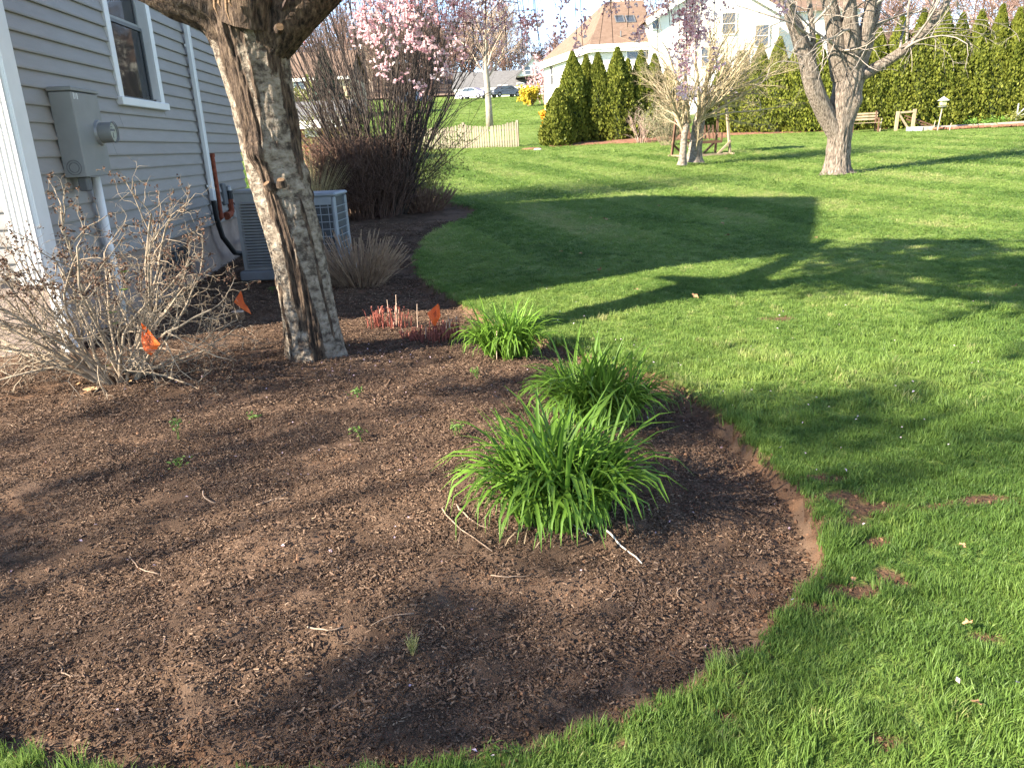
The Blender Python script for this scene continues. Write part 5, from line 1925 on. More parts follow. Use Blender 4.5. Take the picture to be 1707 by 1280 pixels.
def far_tree(name, px, Y, top, r, label, mat, tmat, sp_, cat="tree", kids=14, spread=.55, zb=None, first=.28, trunk_top=.8, lean=0):
    x = at(px, 220, Y)[0]
    z0 = bz(x, Y) if zb is None else zb
    H = at(px, top, Y)[2] - z0
    t = thing(name, label, cat, (x, Y, z0))
    b = MB()
    hh = np.linspace(-.01, trunk_top, 7)
    pts = np.stack([lean * H * hh + rng.normal(size=7) * .012 * H * hh, rng.normal(size=7) * .012 * H * hh, hh * H], 1)
    b.tube(pts, r * np.array([1.25, 1, .92, .8, .65, .45, .2]), 10)
    b.build("trunk", tmat, t, smooth=True)
    sg = []
    for i in range(kids):
        f = first + (trunk_top - first) * (i + rng.random()) / kids
        p = np.array([np.interp(f, hh, pts[:, j]) for j in range(3)])
        a = i * 2.4 + rng.random()
        up = .55 + .9 * f
        grow(sg, p, (math.cos(a) * spread * 1.6, math.sin(a) * spread * 1.6, up), r * .36 * (1.2 - f), H * .42 * (1.25 - f * .75), 0, sp_)
    seg_mesh("branches", np.array(sg), mat, t, thick=.03, n_hi=5, n_lo=3)
    return t


spf = [dict(n=7, wander=.09, up=.03, kids=6, ang=.6, lr=.5, rr=.55, end=.35), dict(n=5, wander=.12, up=.03, kids=5, ang=.6, lr=.55, rr=.6, end=.4), dict(n=4, wander=.15, up=.02, kids=3, ang=.6, lr=.6, rr=.7, end=.5), dict(n=3, wander=.15, up=.02, kids=0, ang=.6, lr=.5, rr=.7)]
far_tree("young_bare_tree", 817, 56.0, -60, .22, "slender pale trunked bare tree rising behind the picket fence", TWIGR, PALEB, spf, kids=18, spread=.42, first=.28)

# bare brown soil patch and white stone by the fence
c = ground_pt(885, 36.5)
tag(mk("soil_patch", *(lambda b: b.arrays())(MB().tube([c + [0, 0, -.05], c + [0, 0, .05], c + [0, 0, .07]], [.55, .42, .1], 14)), RED_M), kind="structure")
c = ground_pt(895, 35.2)
t = thing("pale_stone", "single pale stone on the grass beside the picket fence end", "stone", c)
MB().box((0, 0, .04), (.34, .18, .11), bev=.05).build("stone", flat("pale_rock", (.5, .48, .44), bump=.3), t)

# ------------------------------------------------------------------ houses beyond the garden
CLAP = pmat("white_clapboard", [(.3, (.60, .585, .53)), (.7, (.66, .645, .585))], scale=3, rough=.6)
BROWNR = pmat("tan_shingle", [(.3, (.125, .078, .053)), (.7, (.175, .115, .082))], scale=3, rough=.9)
CREAM = pmat("cream_siding", [(.3, (.42, .32, .21)), (.7, (.50, .39, .27))], scale=3, rough=.7)
GREYR = pmat("grey_far_shingle", [(.3, (.095, .09, .088)), (.7, (.15, .145, .14))], scale=3, rough=.9)
TRIMW = flat("cream_trim", (.74, .72, .66), rough=.6)
FARGLASS = glass_mat("far_glass", (.05, .06, .07), .9)


def window_on(parent, c, ax, w, h, mat=None, mull=True, name="window"):
    """window on a far wall: frame with a pane and a bar; ax = (along, out, up) vectors"""
    b = MB()
    f = .07
    for cx, cz, sx, sz in ((-w / 2, 0, f, h + f), (w / 2, 0, f, h + f), (0, h / 2, w - f, f), (0, -h / 2, w - f, f)):
        b.box(np.array(c) + ax[0] * cx + ax[1] * .03 + ax[2] * cz, (sx, .08, sz), ax=ax)
    if mull:
        b.box(np.array(c) + ax[1] * .03, (w - f, .07, .05), ax=ax)
    o_ = b.build(name, mat or TRIMW, parent)
    MB().box(np.array(c) + ax[1] * .005, (w - f, .02, h - f), ax=ax).build("pane", FARGLASS, o_)
    return o_


# white house with the tan hip roof
A = at(986, 76, 60); B = at(1092, 72, 60); Lf = at(906, 105, 71)
ze = A[2]; B[2] = ze; Lf[2] = ze
zb = bz(A[0], 62) - .6
R1, R2 = at(1010, 4, 66), at(1072, 0, 66); R2[2] = R1[2]
o = np.array([A[0], 60.0, zb])
wh = thing("white_house", "white clapboard house with tan hip roof, two skylights and tall wing behind the evergreens", "house", o)
bk = np.array([0, 9.0, 0])
b = MB()
b.poly_extrude([np.array([*p[:2], zb]) - o for p in (A, B, B + bk * 1.4, Lf + [2, 4, 0], Lf)], (0, 0, ze - zb))
b.build("wall", CLAP, wh)
ov = np.array([0, -.35, 0])
nl = unit(np.array([-(Lf - A)[1], (Lf - A)[0], 0])); nl = nl if nl[1] < 0 else -nl
A2, B2, L2 = A + ov + nl * .2, B + ov, Lf + nl * .35
z1 = ze + .02
q = lambda p, z_: np.array([p[0], p[1], z_]) - o
b = MB()
b.quad(q(A2, z1), q(B2, z1), R2 - o, R1 - o)
b.quad(q(L2, z1), q(A2, z1), R1 - o)
b.quad(q(B2, z1), q(B + bk * 1.4, z1), R2 - o)
b.quad(q(Lf + [2, 4, 0], z1), q(L2, z1), R1 - o)
b.quad(q(B + bk * 1.4, z1), q(Lf + [2, 4, 0], z1), R1 - o, R2 - o)
b.build("roof", BROWNR, wh)
b = MB()
for p, r_ in ((A2, B2), (L2, A2)):
    b.beam(q(p, ze - .16), q(r_, ze - .16), .25, .30)
    b.beam(q(p, ze - .42), q(r_, ze - .42), .10, .18)
b.build("eave_trim", TRIMW, wh)
axF = [np.array([1., 0, 0]), np.array([0, -1., 0]), ZV]
for px in (1054, 1075):
    p = at(px, 86, 59.98); window_on(wh, p - o, axF, .85, 1.15)
dl = unit(A - Lf); axL = [dl, nl, ZV]
p = A + (Lf - A) * .80; p[2] = at(923, 125, p[1])[2]
window_on(wh, p - o, axL, .9, 1.6)
rn = unit(np.cross(q(B2, z1) - q(A2, z1), R1 - o - q(A2, z1)))
rs = unit(np.cross(rn, [1, 0, 0])) * -1
rs = rs if rs[2] > 0 else -rs
for px in (1033, 1051):
    d = ray(px, 33); A2o = A2.copy(); A2o[2] = z1
    tt = ((A2o - EYE) @ rn) / (d @ rn)
    p = EYE + d * tt
    k = window_on(wh, p - o, [np.array([1., 0, 0]), rn, rs], .62, 1.15, mat=DGREY, mull=False, name="skylight")
d = ray(1035, 62); p = EYE + d * (((A2o - EYE) @ rn) / (d @ rn)) - o
MB().tube([p, p + ZV * .4], .05, 6).build("vent_pipe", DGREY, wh)
# chimney-wide dormer end seen against the sky
p0, p1 = at(1018, 4, 66.5), at(1064, 2, 66.5)
MB().box((p0 + p1) / 2 - o + ZV * .3, (p1[0] - p0[0], .8, .9)).build("cupola", TRIMW, wh)
# two-storey wing: gable front
G0, G1, GP_ = at(1086, 30, 58.8), at(1300, 20, 58.8), at(1195, -42, 58.8)
G1[2] = G0[2]
zb2 = zb - .3
b = MB()
b.poly_extrude([np.array([G0[0], 58.8, zb2]) - o, np.array([G1[0], 58.8, zb2]) - o, G1 - o, GP_ - o, G0 - o], (0, 9, 0))
b.build("wing_wall", CLAP, wh)
b = MB()
for g, s in ((G0, -1), (G1, 1)):
    e = g + (g - GP_) * .10
    b.poly_extrude([e - o + [0, -.4, .05], GP_ - o + [0, -.4, .05], GP_ - o + [0, 9.2, .05], e - o + [0, 9.2, .05]], (0, 0, .18))
b.build("wing_roof", BROWNR, wh)
b = MB()
for g in (G0, G1):
    e = g + (g - GP_) * .10
    b.beam(e - o + [0, -.43, -.1], GP_ - o + [0, -.43, -.1], .08, .36)
b.build("rake_trim", TRIMW, wh)
for px, py, w, h in ((1093, 34, .55, 1.2), (1150, 40, 1.0, 1.4), (1215, 40, 1.0, 1.4), (1270, 60, 1.0, 1.4), (1180, 95, 1.0, 1.3), (1240, 100, 1.0, 1.3)):
    window_on(wh, at(px, py, 58.78) - o, axF, w, h)
c = at(1330, 60, 66)
MB().box(c - o + [0, 0, -3], (6.5, 7, 8.5)).build("rear_wing", CLAP, wh)
b = MB()
b.poly_extrude([c - o + [-3.6, -4.0, 1.2], c - o + [3.6, -4.0, 1.2], c - o + [3.6, 0, 3.2], c - o + [-3.6, 0, 3.2]], (0, 0, .2))
b.build("rear_roof", BROWNR, wh)

# white garage house on the crest
def box_house(name, label, px0, px1, eave, ridge, Y, depth, wmat, rmat, wins, zdrop=1.5, group=None, doors=(), trim=True):
    a, c_ = at(px0, eave, Y), at(px1, eave, Y)
    ze_ = (a[2] + c_[2]) / 2
    mid = (a + c_) / 2
    zb_ = bz(mid[0], Y + depth / 2) - zdrop
    o_ = np.array([mid[0], Y, zb_])
    t_ = thing(name, label, "house", o_)
    w_ = c_[0] - a[0]
    MB().box((0, depth / 2, (ze_ - zb_) / 2), (w_, depth, ze_ - zb_)).build("wall", wmat, t_)
    zr = at((px0 + px1) / 2, ridge, Y + depth / 2)[2] - zb_
    b_ = MB()
    for s in (-1, 1):
        y0 = depth / 2 + s * (depth / 2 + .4)
        b_.poly_extrude([(-w_ / 2 - .3, y0, ze_ - zb_ - .05), (w_ / 2 + .3, y0, ze_ - zb_ - .05), (w_ / 2 + .3, depth / 2, zr), (-w_ / 2 - .3, depth / 2, zr)], (0, 0, .15))
    for s in (-1, 1):
        b_.poly_extrude([(s * (w_ / 2 - .1), 0, ze_ - zb_), (s * (w_ / 2 - .1), depth, ze_ - zb_), (s * (w_ / 2 - .1), depth / 2, zr - .05)], (s * .08, 0, 0))
    b_.build("roof", rmat, t_)
    if trim:
        MB().beam((-w_ / 2 - .3, -.42, ze_ - zb_ - .12), (w_ / 2 + .3, -.42, ze_ - zb_ - .12), .1, .28).build("eave_trim", TRIMW, t_)
    for px, py, ww, hh in wins:
        window_on(t_, at(px, py, Y - .02) - o_, axF, ww, hh)
    for px0_, px1_, py0, py1 in doors:
        p, q_ = at(px0_, py0, Y - .03) - o_, at(px1_, py1, Y - .03) - o_
        dd = MB().box(((p + q_) / 2), (q_[0] - p[0], .05, abs(p[2] - q_[2]))).build("garage_door", TRIMW, t_)
        b_ = MB()
        for k in range(4):
            b_.box(((p + q_) / 2) + [0, -.035, (k - 1.5) * abs(p[2] - q_[2]) / 4], (abs(q_[0] - p[0]) * .92, .02, abs(p[2] - q_[2]) / 4 * .72))
        b_.build("door_panel", flat("door_panel_white", (.62, .61, .58)), dd)
    return t_, o_


gh, go2 = box_house("garage_house", "long white house with garage and grey roof on the crest behind the parked cars", 757, 930, 146, 120, 117, 9, TRIMW, GREYR, ((838, 150, 1.4, 1.2), (868, 147, 1.0, 1.3), (895, 144, 1.0, 1.3)), doors=((764, 806, 152, 172),))
pa, pb, pc = at(862, 128, 116.2), at(916, 124, 116.2), at(889, 98, 116.2)
b = MB()
b.poly_extrude([pa - go2, pb - go2, pc - go2], (0, 5, 0)); b.build("gable_wall", TRIMW, gh)
b = MB()
for g in (pa, pb):
    e = g + (g - pc) * .08
    b.poly_extrude([e - go2 + [0, -.3, 0], pc - go2 + [0, -.3, 0], pc - go2 + [0, 5, 0], e - go2 + [0, 5, 0]], (0, 0, .3))
b.build("gable_roof", GREYR, gh)
for px, py in ((880, 118), (897, 117)):
    window_on(gh, at(px, py, 116.1) - go2, axF, .9, 1.1)
box_house("cream_house", "cream two storey house with tan roof behind the trunk and the grey roofed shed", 455, 582, 131, 90, 76, 9, CREAM, BROWNR, ((499, 141, 1.0, 1.4), (524, 141, 1.0, 1.4), (540, 140, 1.0, 1.4), (541, 163, 1.0, 1.5), (526, 165, 1.0, 1.5), (556, 163, .8, 1.9)))
SHEDW = pmat("red_shed_board", [(.3, (.24, .065, .05)), (.7, (.34, .11, .085))], scale=4, stretch=(1, 1, .2), rough=.8)
box_house("garden_shed", "red shed with grey shingle roof and white trimmed window behind the leaning trunk", 470, 565, 203, 176, 31, 4, SHEDW, GREYR, ((519, 216, .42, .5),), zdrop=.3)

# cars on the crest
TYRE = flat("tyre_rubber", (.015, .015, .016), rough=.9)
CARGL = glass_mat("car_glass", (.02, .025, .03), .95)


def car(px, py, Y, rotz, paint, label):
    p = at(px, py, Y)
    zb_ = bz(p[0], Y)
    t_ = thing("parked_car", label, "car", (p[0], Y, max(zb_, p[2] - .6)), rotz, "cars parked on the crest")
    prof = [(-2.2, .35), (-2.25, .75), (-2.1, .92), (-1.5, 1.0), (-.75, 1.42), (.55, 1.45), (1.45, 1.0), (2.15, .86), (2.25, .6), (2.2, .32)]
    b_ = MB()
    b_.poly_extrude([(x_, -.85, z_) for x_, z_ in prof], (0, 1.7, 0))
    b_.build("body", paint, t_)
    b_ = MB()
    for s in (-1, 1):
        b_.poly_extrude([(-1.35, s * .853, 1.0), (-.70, s * .853, 1.36), (.50, s * .853, 1.38), (1.2, s * .853, 1.0)], (0, s * .012, 0))
    b_.build("side_window", CARGL, t_)
    MB().poly_extrude([(-1.46, -.7, 1.04), (-1.46, .7, 1.04), (-.80, .66, 1.41), (-.80, -.66, 1.41)], (-.02, 0, .03)).build("windscreen", CARGL, t_)
    for sx in (-1.4, 1.4):
        for sy in (-.78, .78):
            w_ = MB().tube([(sx, sy - .11, .32), (sx, sy + .11, .32)], .32, 14).build("wheel", TYRE, t_)
            MB().tube([(sx, sy - .12, .32), (sx, sy + .12, .32)], .19, 10).build("rim", STEEL, w_)
    for sy in (-.6, .6):
        MB().box((-2.24, sy, .72), (.06, .32, .14)).build("headlight", WHT, t_)


car(843, 157, 113, rad(28), pmat("dark_grey_paint_car", [(.3, (.10, .115, .15)), (.7, (.12, .135, .175))], rough=.25, spec=.6, metal=.4), "dark grey parked car in front of the white porch on the crest")
car(788, 162, 112, rad(-30), pmat("silver_lilac_paint", [(.3, (.36, .33, .44)), (.7, (.42, .39, .50))], rough=.25, spec=.6, metal=.3), "silver lilac parked car by the garage door on the crest")
car(690, 170, 104, rad(4), pmat("blue_paint_car", [(.3, (.012, .025, .06)), (.7, (.018, .035, .08))], rough=.3, spec=.6), "dark blue parked car half hidden by the tall bare shrub")

# coloured bushes near the far houses
FORS = pmat("yellow_flower", [(.2, (.36, .25, .02)), (.8, (.62, .46, .05))], scale=3, rough=.7, trans=.2)
ORNG = pmat("golden_flower", [(.2, (.45, .22, .02)), (.8, (.68, .38, .04))], scale=3, rough=.7, trans=.2)
PKB = pmat("pink_far_blossom", [(.2, (.46, .26, .28)), (.8, (.66, .45, .46))], scale=3, rough=.7, trans=.2)
for px, Y, R_, h, m_, lab, nm in ((884, 84, .7, 1.7, FORS, "yellow flowering bush on the grass slope before the white porch", "flowering_bush"), (906, 88, 1.8, 4.4, PKB, "pink blossoming bush beside the yellow bush at the corner of the white house", "flowering_bush"),
                                  (921, 52, .45, 1.15, ORNG, "golden flowering bush behind the shortest arborvitae", "flowering_bush"), (500, 60, 1.9, 3.2, YG, "pale green bush against the cream house, beyond the trunk", "leafing_bush")):
    x = at(px, 180, Y)[0]
    soft_shrub(np.array([x, Y, bz(x, Y)]), R_, h, lab, m_, TWIGR, nl=1500, nt=24, cat="bush", name=nm, lsize=.16, stem_r=.03)
x = at(545, 150, 50)[0]
c = np.array([x, 50., bz(x, 50)])
t = thing("dark_conifer", "dark blue green conifer behind the tall bare shrub", "evergreen tree", c)
n_ = 2600
hh = rng.random(n_) ** .8; a = rng.random(n_) * 6.28
P = np.stack([np.cos(a), np.sin(a), hh * 0], 1) * ((1 - hh) * 1.9 * (.6 + .4 * rng.random(n_)))[:, None] + np.stack([0 * hh, 0 * hh, .3 + hh * 5.0], 1)
V_, F_ = flakes(P, np.array([0, 0, 1.0]), .17, .8, .3)
tag(mk("foliage", V_, [F_], pmat("blue_green_needles", [(.3, (.02, .045, .03)), (.7, (.045, .08, .055))], rough=.8), t), kind="stuff")
MB().tube([(0, 0, -.1), (0, 0, 4.5)], [.14, .03], 7).build("trunk", BARKB, t)

# ------------------------------------------------------------------ woods on the hill
def woods(name, n, xr, yr, hr, mat, seed, r0=.16):
    tr_ = []
    spw = [dict(n=5, wander=.10, up=.05, kids=5, ang=.55, lr=.5, rr=.5, end=.35, per=1), dict(n=4, wander=.15, up=.04, kids=4, ang=.6, lr=.55, rr=.6), dict(n=3, wander=.2, up=.02, kids=3, ang=.6, lr=.6, rr=.75, end=.6), dict(n=2, wander=.2, up=.0, kids=0, ang=.6, lr=.5, rr=.8)]
    kinds = []
    for k in range(5):
        sg = []
        p = np.zeros(3); 
        for i in range(12):
            f = .25 + .06 * i
            sg.append((0, 0, .065 * i, 0, 0, .065 * (i + 1), .012 - .0007 * i, .0113 - .0007 * i))
            a = i * 2.4
            grow(sg, (0, 0, .18 + .055 * i), (math.cos(a) * .8, math.sin(a) * .8, .6 + .1 * i), .005, .40 - .016 * i, 0, spw)
        kinds.append(np.array(sg))
    out = []
    for i in range(n):
        y = yr[0] + (yr[1] - yr[0]) * rng.random()
        x = (xr[0] + (xr[1] - xr[0]) * rng.random()) * y
        H = hr[0] + (hr[1] - hr[0]) * rng.random()
        s = kinds[rng.integers(0, 5)].copy()
        a = rng.random() * 6.28
        R_ = np.array([[math.cos(a), -math.sin(a), 0], [math.sin(a), math.cos(a), 0], [0, 0, 1]])
        wv = 1.0 + .3 * rng.random()
        s[:, :3] = (s[:, :3] * [wv, wv, 1]) @ R_.T * H + [x, y, bz(x, y) - .2]
        s[:, 3:6] = (s[:, 3:6] * [wv, wv, 1]) @ R_.T * H + [x, y, bz(x, y) - .2]
        s[:, 6:] = np.maximum(s[:, 6:] * H, .018 * y / 100)
        out.append(s)
    S = np.vstack(out)
    V_, F_ = tubes(S, 3)
    return tag(mk(name, V_, [F_], mat), kind="stuff")


WR = pmat("reddish_far_twig", [(.3, (.14, .080, .064)), (.7, (.235, .145, .118))], scale=.3, rough=.9, world_space=True)
WT = pmat("tan_far_twig", [(.3, (.165, .122, .094)), (.7, (.28, .215, .168))], scale=.3, rough=.9, world_space=True)
woods("bare_woods", 46, (-.33, -.02), (132, 165), (11, 16), WR, 1)
woods("tan_bare_woods", 34, (-.34, .02), (132, 160), (10, 15), WT, 2)
woods("low_bare_woods", 16, (.0, .09), (132, 160), (6, 9), WR, 3)
woods("tall_grey_woods", 26, (.09, .80), (84, 130), (12, 19), WT, 4)
woods("red_bare_woods", 34, (.45, .85), (70, 120), (10, 16), WR, 5)
HILL = pmat("leaf_litter_slope", [(.3, (.13, .085, .06)), (.7, (.23, .16, .12))], scale=.2, rough=.95, world_space=True)
yh = np.linspace(128, 420, 40); uh = np.linspace(-1.4, 1.4, 60)
Vh, Fh = grid(uh[None] * yh[:, None], np.repeat(yh[:, None], 60, 1), lambda a, b_: base_z(a, b_) + .25 + (fbm(a * .03, b_ * .03, 3, 3) - .5) * 3 * sstep(130, 160, b_) + sstep(130, 200, b_) * 7 * sstep(.0, .25, np.abs(a / b_ - .05)))
tag(mk("wooded_hill", Vh, [Fh], HILL, smooth=True), kind="structure")

# ------------------------------------------------------------------ marker flags, stump, sticks, leaves, petals
ORANGE = pmat("orange_vinyl", [(0.3, (0.80, 0.12, 0.025)), (0.7, (0.90, 0.19, 0.05))], scale=6, rough=.45, trans=.35)
INK = flat("black_print", (0.03, 0.012, 0.008), rough=.7)
WIRE = flat("thin_wire", (.10, .09, .08), metal=.6, rough=.5)


def flag(label, px, py, Y, corners, wire_top, wire_foot, printed):
    """corners: picture-shape of the crumpled flag as (sideways, up) metres from the wire top"""
    base = np.array(wire_foot, float)
    t = thing("marker_flag", label, "marker flag", base, group="orange utility marker flags")
    top = np.array(wire_top) - base
    MB().tube([(0, 0, -.05), top * .5 + np.array([0, .004, 0]), top], .0016, 5).build("wire", WIRE, t)
    C_ = np.array(corners)
    n = 9
    V_ = []
    for i in range(n):
        for j in range(n):
            u, v = i / (n - 1), j / (n - 1)
            p = (1 - u) * (1 - v) * C_[0] + u * (1 - v) * C_[1] + u * v * C_[2] + (1 - u) * v * C_[3]
            dep = .012 * math.sin(u * 5 + v * 2.2) + .010 * math.sin(v * 6.5 - u * 2) - .012 * u
            V_.append(top + np.array([p[0], dep, p[1]]))
    V_ = np.array(V_)
    F_ = np.array([(i * n + j, (i + 1) * n + j, (i + 1) * n + j + 1, i * n + j + 1) for i in range(n - 1) for j in range(n - 1)])
    cl = mk("cloth", V_, [F_], ORANGE, t, True)
    G_ = V_.reshape(n, n, 3)

    def surf(u, v):
        a, b_ = min(u * (n - 1), n - 1.001), min(v * (n - 1), n - 1.001)
        i, j = int(a), int(b_)
        fa_, fb_ = a - i, b_ - j
        return (G_[i, j] * (1 - fa_) * (1 - fb_) + G_[i + 1, j] * fa_ * (1 - fb_) + G_[i, j + 1] * (1 - fa_) * fb_ + G_[i + 1, j + 1] * fa_ * fb_) + np.array([0, -.0022, 0])
    b = MB()
    for (u0, v0, u1, v1, w) in printed:
        du, dv = -(v1 - v0), (u1 - u0)
        L_ = math.hypot(du, dv)
        du, dv = du / L_ * w, dv / L_ * w
        b.quad(surf(u0 - du, v0 - dv), surf(u1 - du, v1 - dv), surf(u1 + du, v1 + dv), surf(u0 + du, v0 + dv))
    if printed:
        b.build("printed_mark", INK, cl)


# worn print: three rows of broken black strokes that can no longer be read
PR = []
for r_, (v_, a, b_) in enumerate(((.30, .30, .72), (.44, .28, .70), (.58, .36, .64))):
    k = 0
    u_ = a
    while u_ < b_:
        w_ = .045
        PR.append((u_, v_ - .045, u_ + .012, v_ + .045, .009))
        if k % 2 == 0:
            PR.append((u_, v_ - .03, u_ + w_ * .8, v_ - .03, .008))
        if k % 3 != 1:
            PR.append((u_ + .004, v_ + .02, u_ + w_ * .8, v_ + .01, .008))
        k += 1
        u_ += .062
p1 = at(234, 537, SB[1] - .42)
s_ = (SB[1] - .42) / 1300
g1 = np.array([p1[0] + .02, p1[1], gz(p1[0], p1[1])])
flag("brightest orange marker flag with black print beside the bare shrub", 0, 0, 0, [(0, 0), (31 * s_, -38 * s_), (9 * s_, -59 * s_), (-6 * s_, -43 * s_)], p1, g1, PR)
# lower folded corner of the same cloth is part of its outline
Yb = on_ground(385, 535)[1]
p2 = at(401, 484, Yb)
s_ = Yb / 1300
g2 = on_ground(338, 548)
flag("orange marker flag on a tilted wire in front of the cut stump", 0, 0, 0, [(0, 0), (5 * s_, -19 * s_), (13 * s_, -42 * s_), (-15 * s_, -20 * s_)], p2, g2, [])
Yc = on_ground(724, 562)[1]
p3 = at(731, 506, Yc)
s_ = Yc / 1300
g3 = on_ground(732, 560)
flag("orange marker flag with faded print standing in the red shoots", 0, 0, 0, [(0, 0), (3 * s_, -20 * s_), (-9 * s_, -40 * s_), (-21 * s_, -16 * s_)], p3, g3, [(.35 + .1 * k, .35, .37 + .1 * k, .62, .016) for k in range(3)])

c = on_ground(397, 532)
t = thing("cut_stump", "small sawn off stump behind the tilted orange flag", "stump", c)
b = MB(); b.tube([(0, 0, -.05), (0, 0, .03), (.004, 0, .072)], [.078, .068, .062], 14, cap=False)
o_ = b.build("bark", CUTWOOD, t, smooth=True)
MB().tube([(.004, 0, .066), (.004, 0, .074)], [.0615, .058], 14).build("sawn_top", PALE, t)

STICKW = flat("bleached_stick", (.62, .55, .45), rough=.7)
TWIGF = pmat("fallen_twig_bark", [(.3, (.16, .105, .07)), (.7, (.36, .26, .19))], scale=20, rough=.85)


def stick(label, a, b_, r_, mat, name="fallen_twig", bend=.02, fork=False, cat="twig", group=None, lift=.012):
    p, q_ = on_ground(*a), on_ground(*b_)
    n = 7
    P = p + (q_ - p) * np.linspace(0, 1, n)[:, None]
    sd_ = np.cross(unit(q_ - p), [0, 0, 1])
    P = P + sd_ * (np.sin(np.linspace(0, 3.14, n)) * bend)[:, None] + rng.normal(size=(n, 3)) * .003
    zz_ = np.array([gz(x, y) + lift for x, y in P[:, :2]])
    lin = np.linspace(0, n - 1, n)
    fit = np.polyval(np.polyfit(lin, zz_, 1), lin)
    P[:, 2] = fit + max(0, float((zz_ - lift + r_ - fit).max()))
    c = P[0].copy()
    mb2 = MB()
    mb2.tube(P - c, np.linspace(r_, r_ * .6, n), 6)
    if fork:
        k = 3
        e = P[k] + (q_ - p) * .22 + sd_ * .07
        e[2] = gz(e[0], e[1]) + lift
        mb2.tube(np.array([P[k], (P[k] + e) / 2, e]) - c, [r_ * .6, r_ * .5, r_ * .3], 5)
    o2 = mb2.build(name, mat, None, smooth=True)
    o2.location = tuple(c)
    return tag(o2, label, cat, group)


stick("straight bleached white stick lying in front of the largest daylily clump", (1008, 890), (1070, 946), .0042, STICKW, name="white_stick", cat="stick", bend=.004, lift=.016)
stick("short bleached white stick half under the largest daylily leaves", (938, 866), (986, 902), .003, STICKW, name="white_stick", cat="stick", bend=.012, lift=.02)
TW = [((735, 850), (820, 925), .0034, "long curved forked twig beside the largest daylily clump", True), ((762, 845), (815, 885), .0045, "thick pale twig crossing the long forked twig", False), ((508, 1046), (574, 1052), .0035, "pale dead twig lying alone in the lower middle of the mulch", False),
      ((690, 1030), (622, 1048), .0022, "thin twig near the small dry grass tuft", False), ((215, 932), (268, 962), .0028, "bent thin twig among the bark chips left of the pale dead twig", True), ((340, 822), (360, 842), .004, "short thick twig piece on the open mulch below the green seedling", False),
      ((428, 845), (482, 825), .003, "forked thin twig on the mulch between trunk and white flower petal", True), ((1012, 1002), (1020, 975), .003, "short upright pale twig near the white stick end", False), ((30, 585), (180, 575), .0045, "long pale twig under the bare shrub by the house corner", True),
      ((225, 575), (330, 590), .004, "arching twig on the soil beside the printed orange flag", True), ((265, 610), (420, 560), .0035, "long thin twig between the shrub and the stump", False), ((820, 965), (890, 960), .0022, "very thin twig in front of the daylily tips", False),
      ((60, 640), (160, 612), .004, "dark twig in the shade under the bare shrub", False), ((1130, 985), (1142, 1010), .002, "tiny twig on bare soil near the lawn edge", False), ((100, 1112), (140, 1130), .003, "pale root like twig near the lower grass corner", True), ((660, 712), (700, 690), .0025, "small twig on the lit mulch above the daylily", False)]
for a, b_, r_, lab, fk in TW:
    stick(lab, a, b_, r_, TWIGF, fork=fk, group="twigs fallen on the mulch")

# fallen leaves
DEADL = pmat("dead_leaf", [(.3, (.22, .11, .05)), (.7, (.42, .25, .13))], scale=14, rough=.8, var=.25)
lsrc = []
for k in range(4):
    a = np.linspace(0, 2 * math.pi, 15)[:-1]
    rr = .5 * (1 + .32 * np.cos(a * 5 + k) + .12 * rng.normal(size=14)) * np.where(np.abs(a - math.pi) < .5, .7, 1)
    ring_ = np.stack([rr * np.cos(a) * 1.2, rr * np.sin(a), .12 * np.sin(a * 2 + k) + .08 * rng.normal(size=14)], 1)
    V_ = np.vstack([[0, 0, 0], ring_])
    lsrc.append((V_, np.array([(0, i + 1, (i + 1) % 14 + 1) for i in range(14)])))
LV = [(1010, 370, .06, "curled tan dead leaf in the middle of the house shadow on the lawn"), (985, 368, .035, "small dead leaf beside the curled tan leaf in the house shadow"), (1000, 455, .045, "pale tan dead leaf at the sunlit edge of the house shadow"), (1098, 347, .05, "dead leaf on the far part of the house shadow"),
      (1132, 345, .05, "dead leaf near the far roof edge of the shadow"), (1210, 352, .05, "broad brown dead leaf near the gable tip of the shadow"), (1205, 378, .05, "dead leaf under the gable tip of the shadow"), (1212, 398, .05, "orange dead leaf in the middle of the gable shadow"), (1360, 402, .04, "dead leaf at the sharp corner of the house shadow"),
      (935, 425, .04, "dead leaf in the shade near the bed edge"), (968, 428, .04, "dead leaf further along the shaded lawn from the bed edge"), (1060, 490, .04, "tan dead leaf on sunlit grass behind the daylilies"), (1157, 500, .05, "pale dead leaf on sunlit grass right of the middle daylily"),
      (1610, 1060, .05, "crumpled tan leaf on the grass low by the picture side"), (1602, 928, .04, "light leaf lying beside white petals on the near lawn"), (1625, 1195, .05, "brown curled leaf at the bottom of the near lawn"), (1690, 485, .045, "lone dead leaf at the side of the shaded lawn"),
      (157, 652, .11, "orange brown dead leaf on the mulch below the bare shrub"), (135, 642, .06, "small tan leaf beside the orange brown leaf under the shrub"), (215, 642, .05, "curled red brown leaf at the foot of the shrub"), (645, 950 + 100, .03, "tiny brown leaf fragment in the lower mulch"), (1420, 985, .04, "tan leaf on the bare soil patch of the lawn edge")]
for px, py, s, lab in LV:
    p = on_ground(px, py)
    V_, F_ = lsrc[rng.integers(0, 4)]
    o2 = mk("fallen_leaf", V_ * s * (1.2 if py < 700 else .6), [F_], DEADL)
    o2.location = (p[0], p[1], p[2] + (.05 if bed_sd([p[0]], [p[1]])[0] < 0 else .014))
    o2.rotation_euler = (rng.normal() * .25, rng.normal() * .25, rng.random() * 6.28)
    tag(o2, lab, "leaf", "dead leaves lying about")

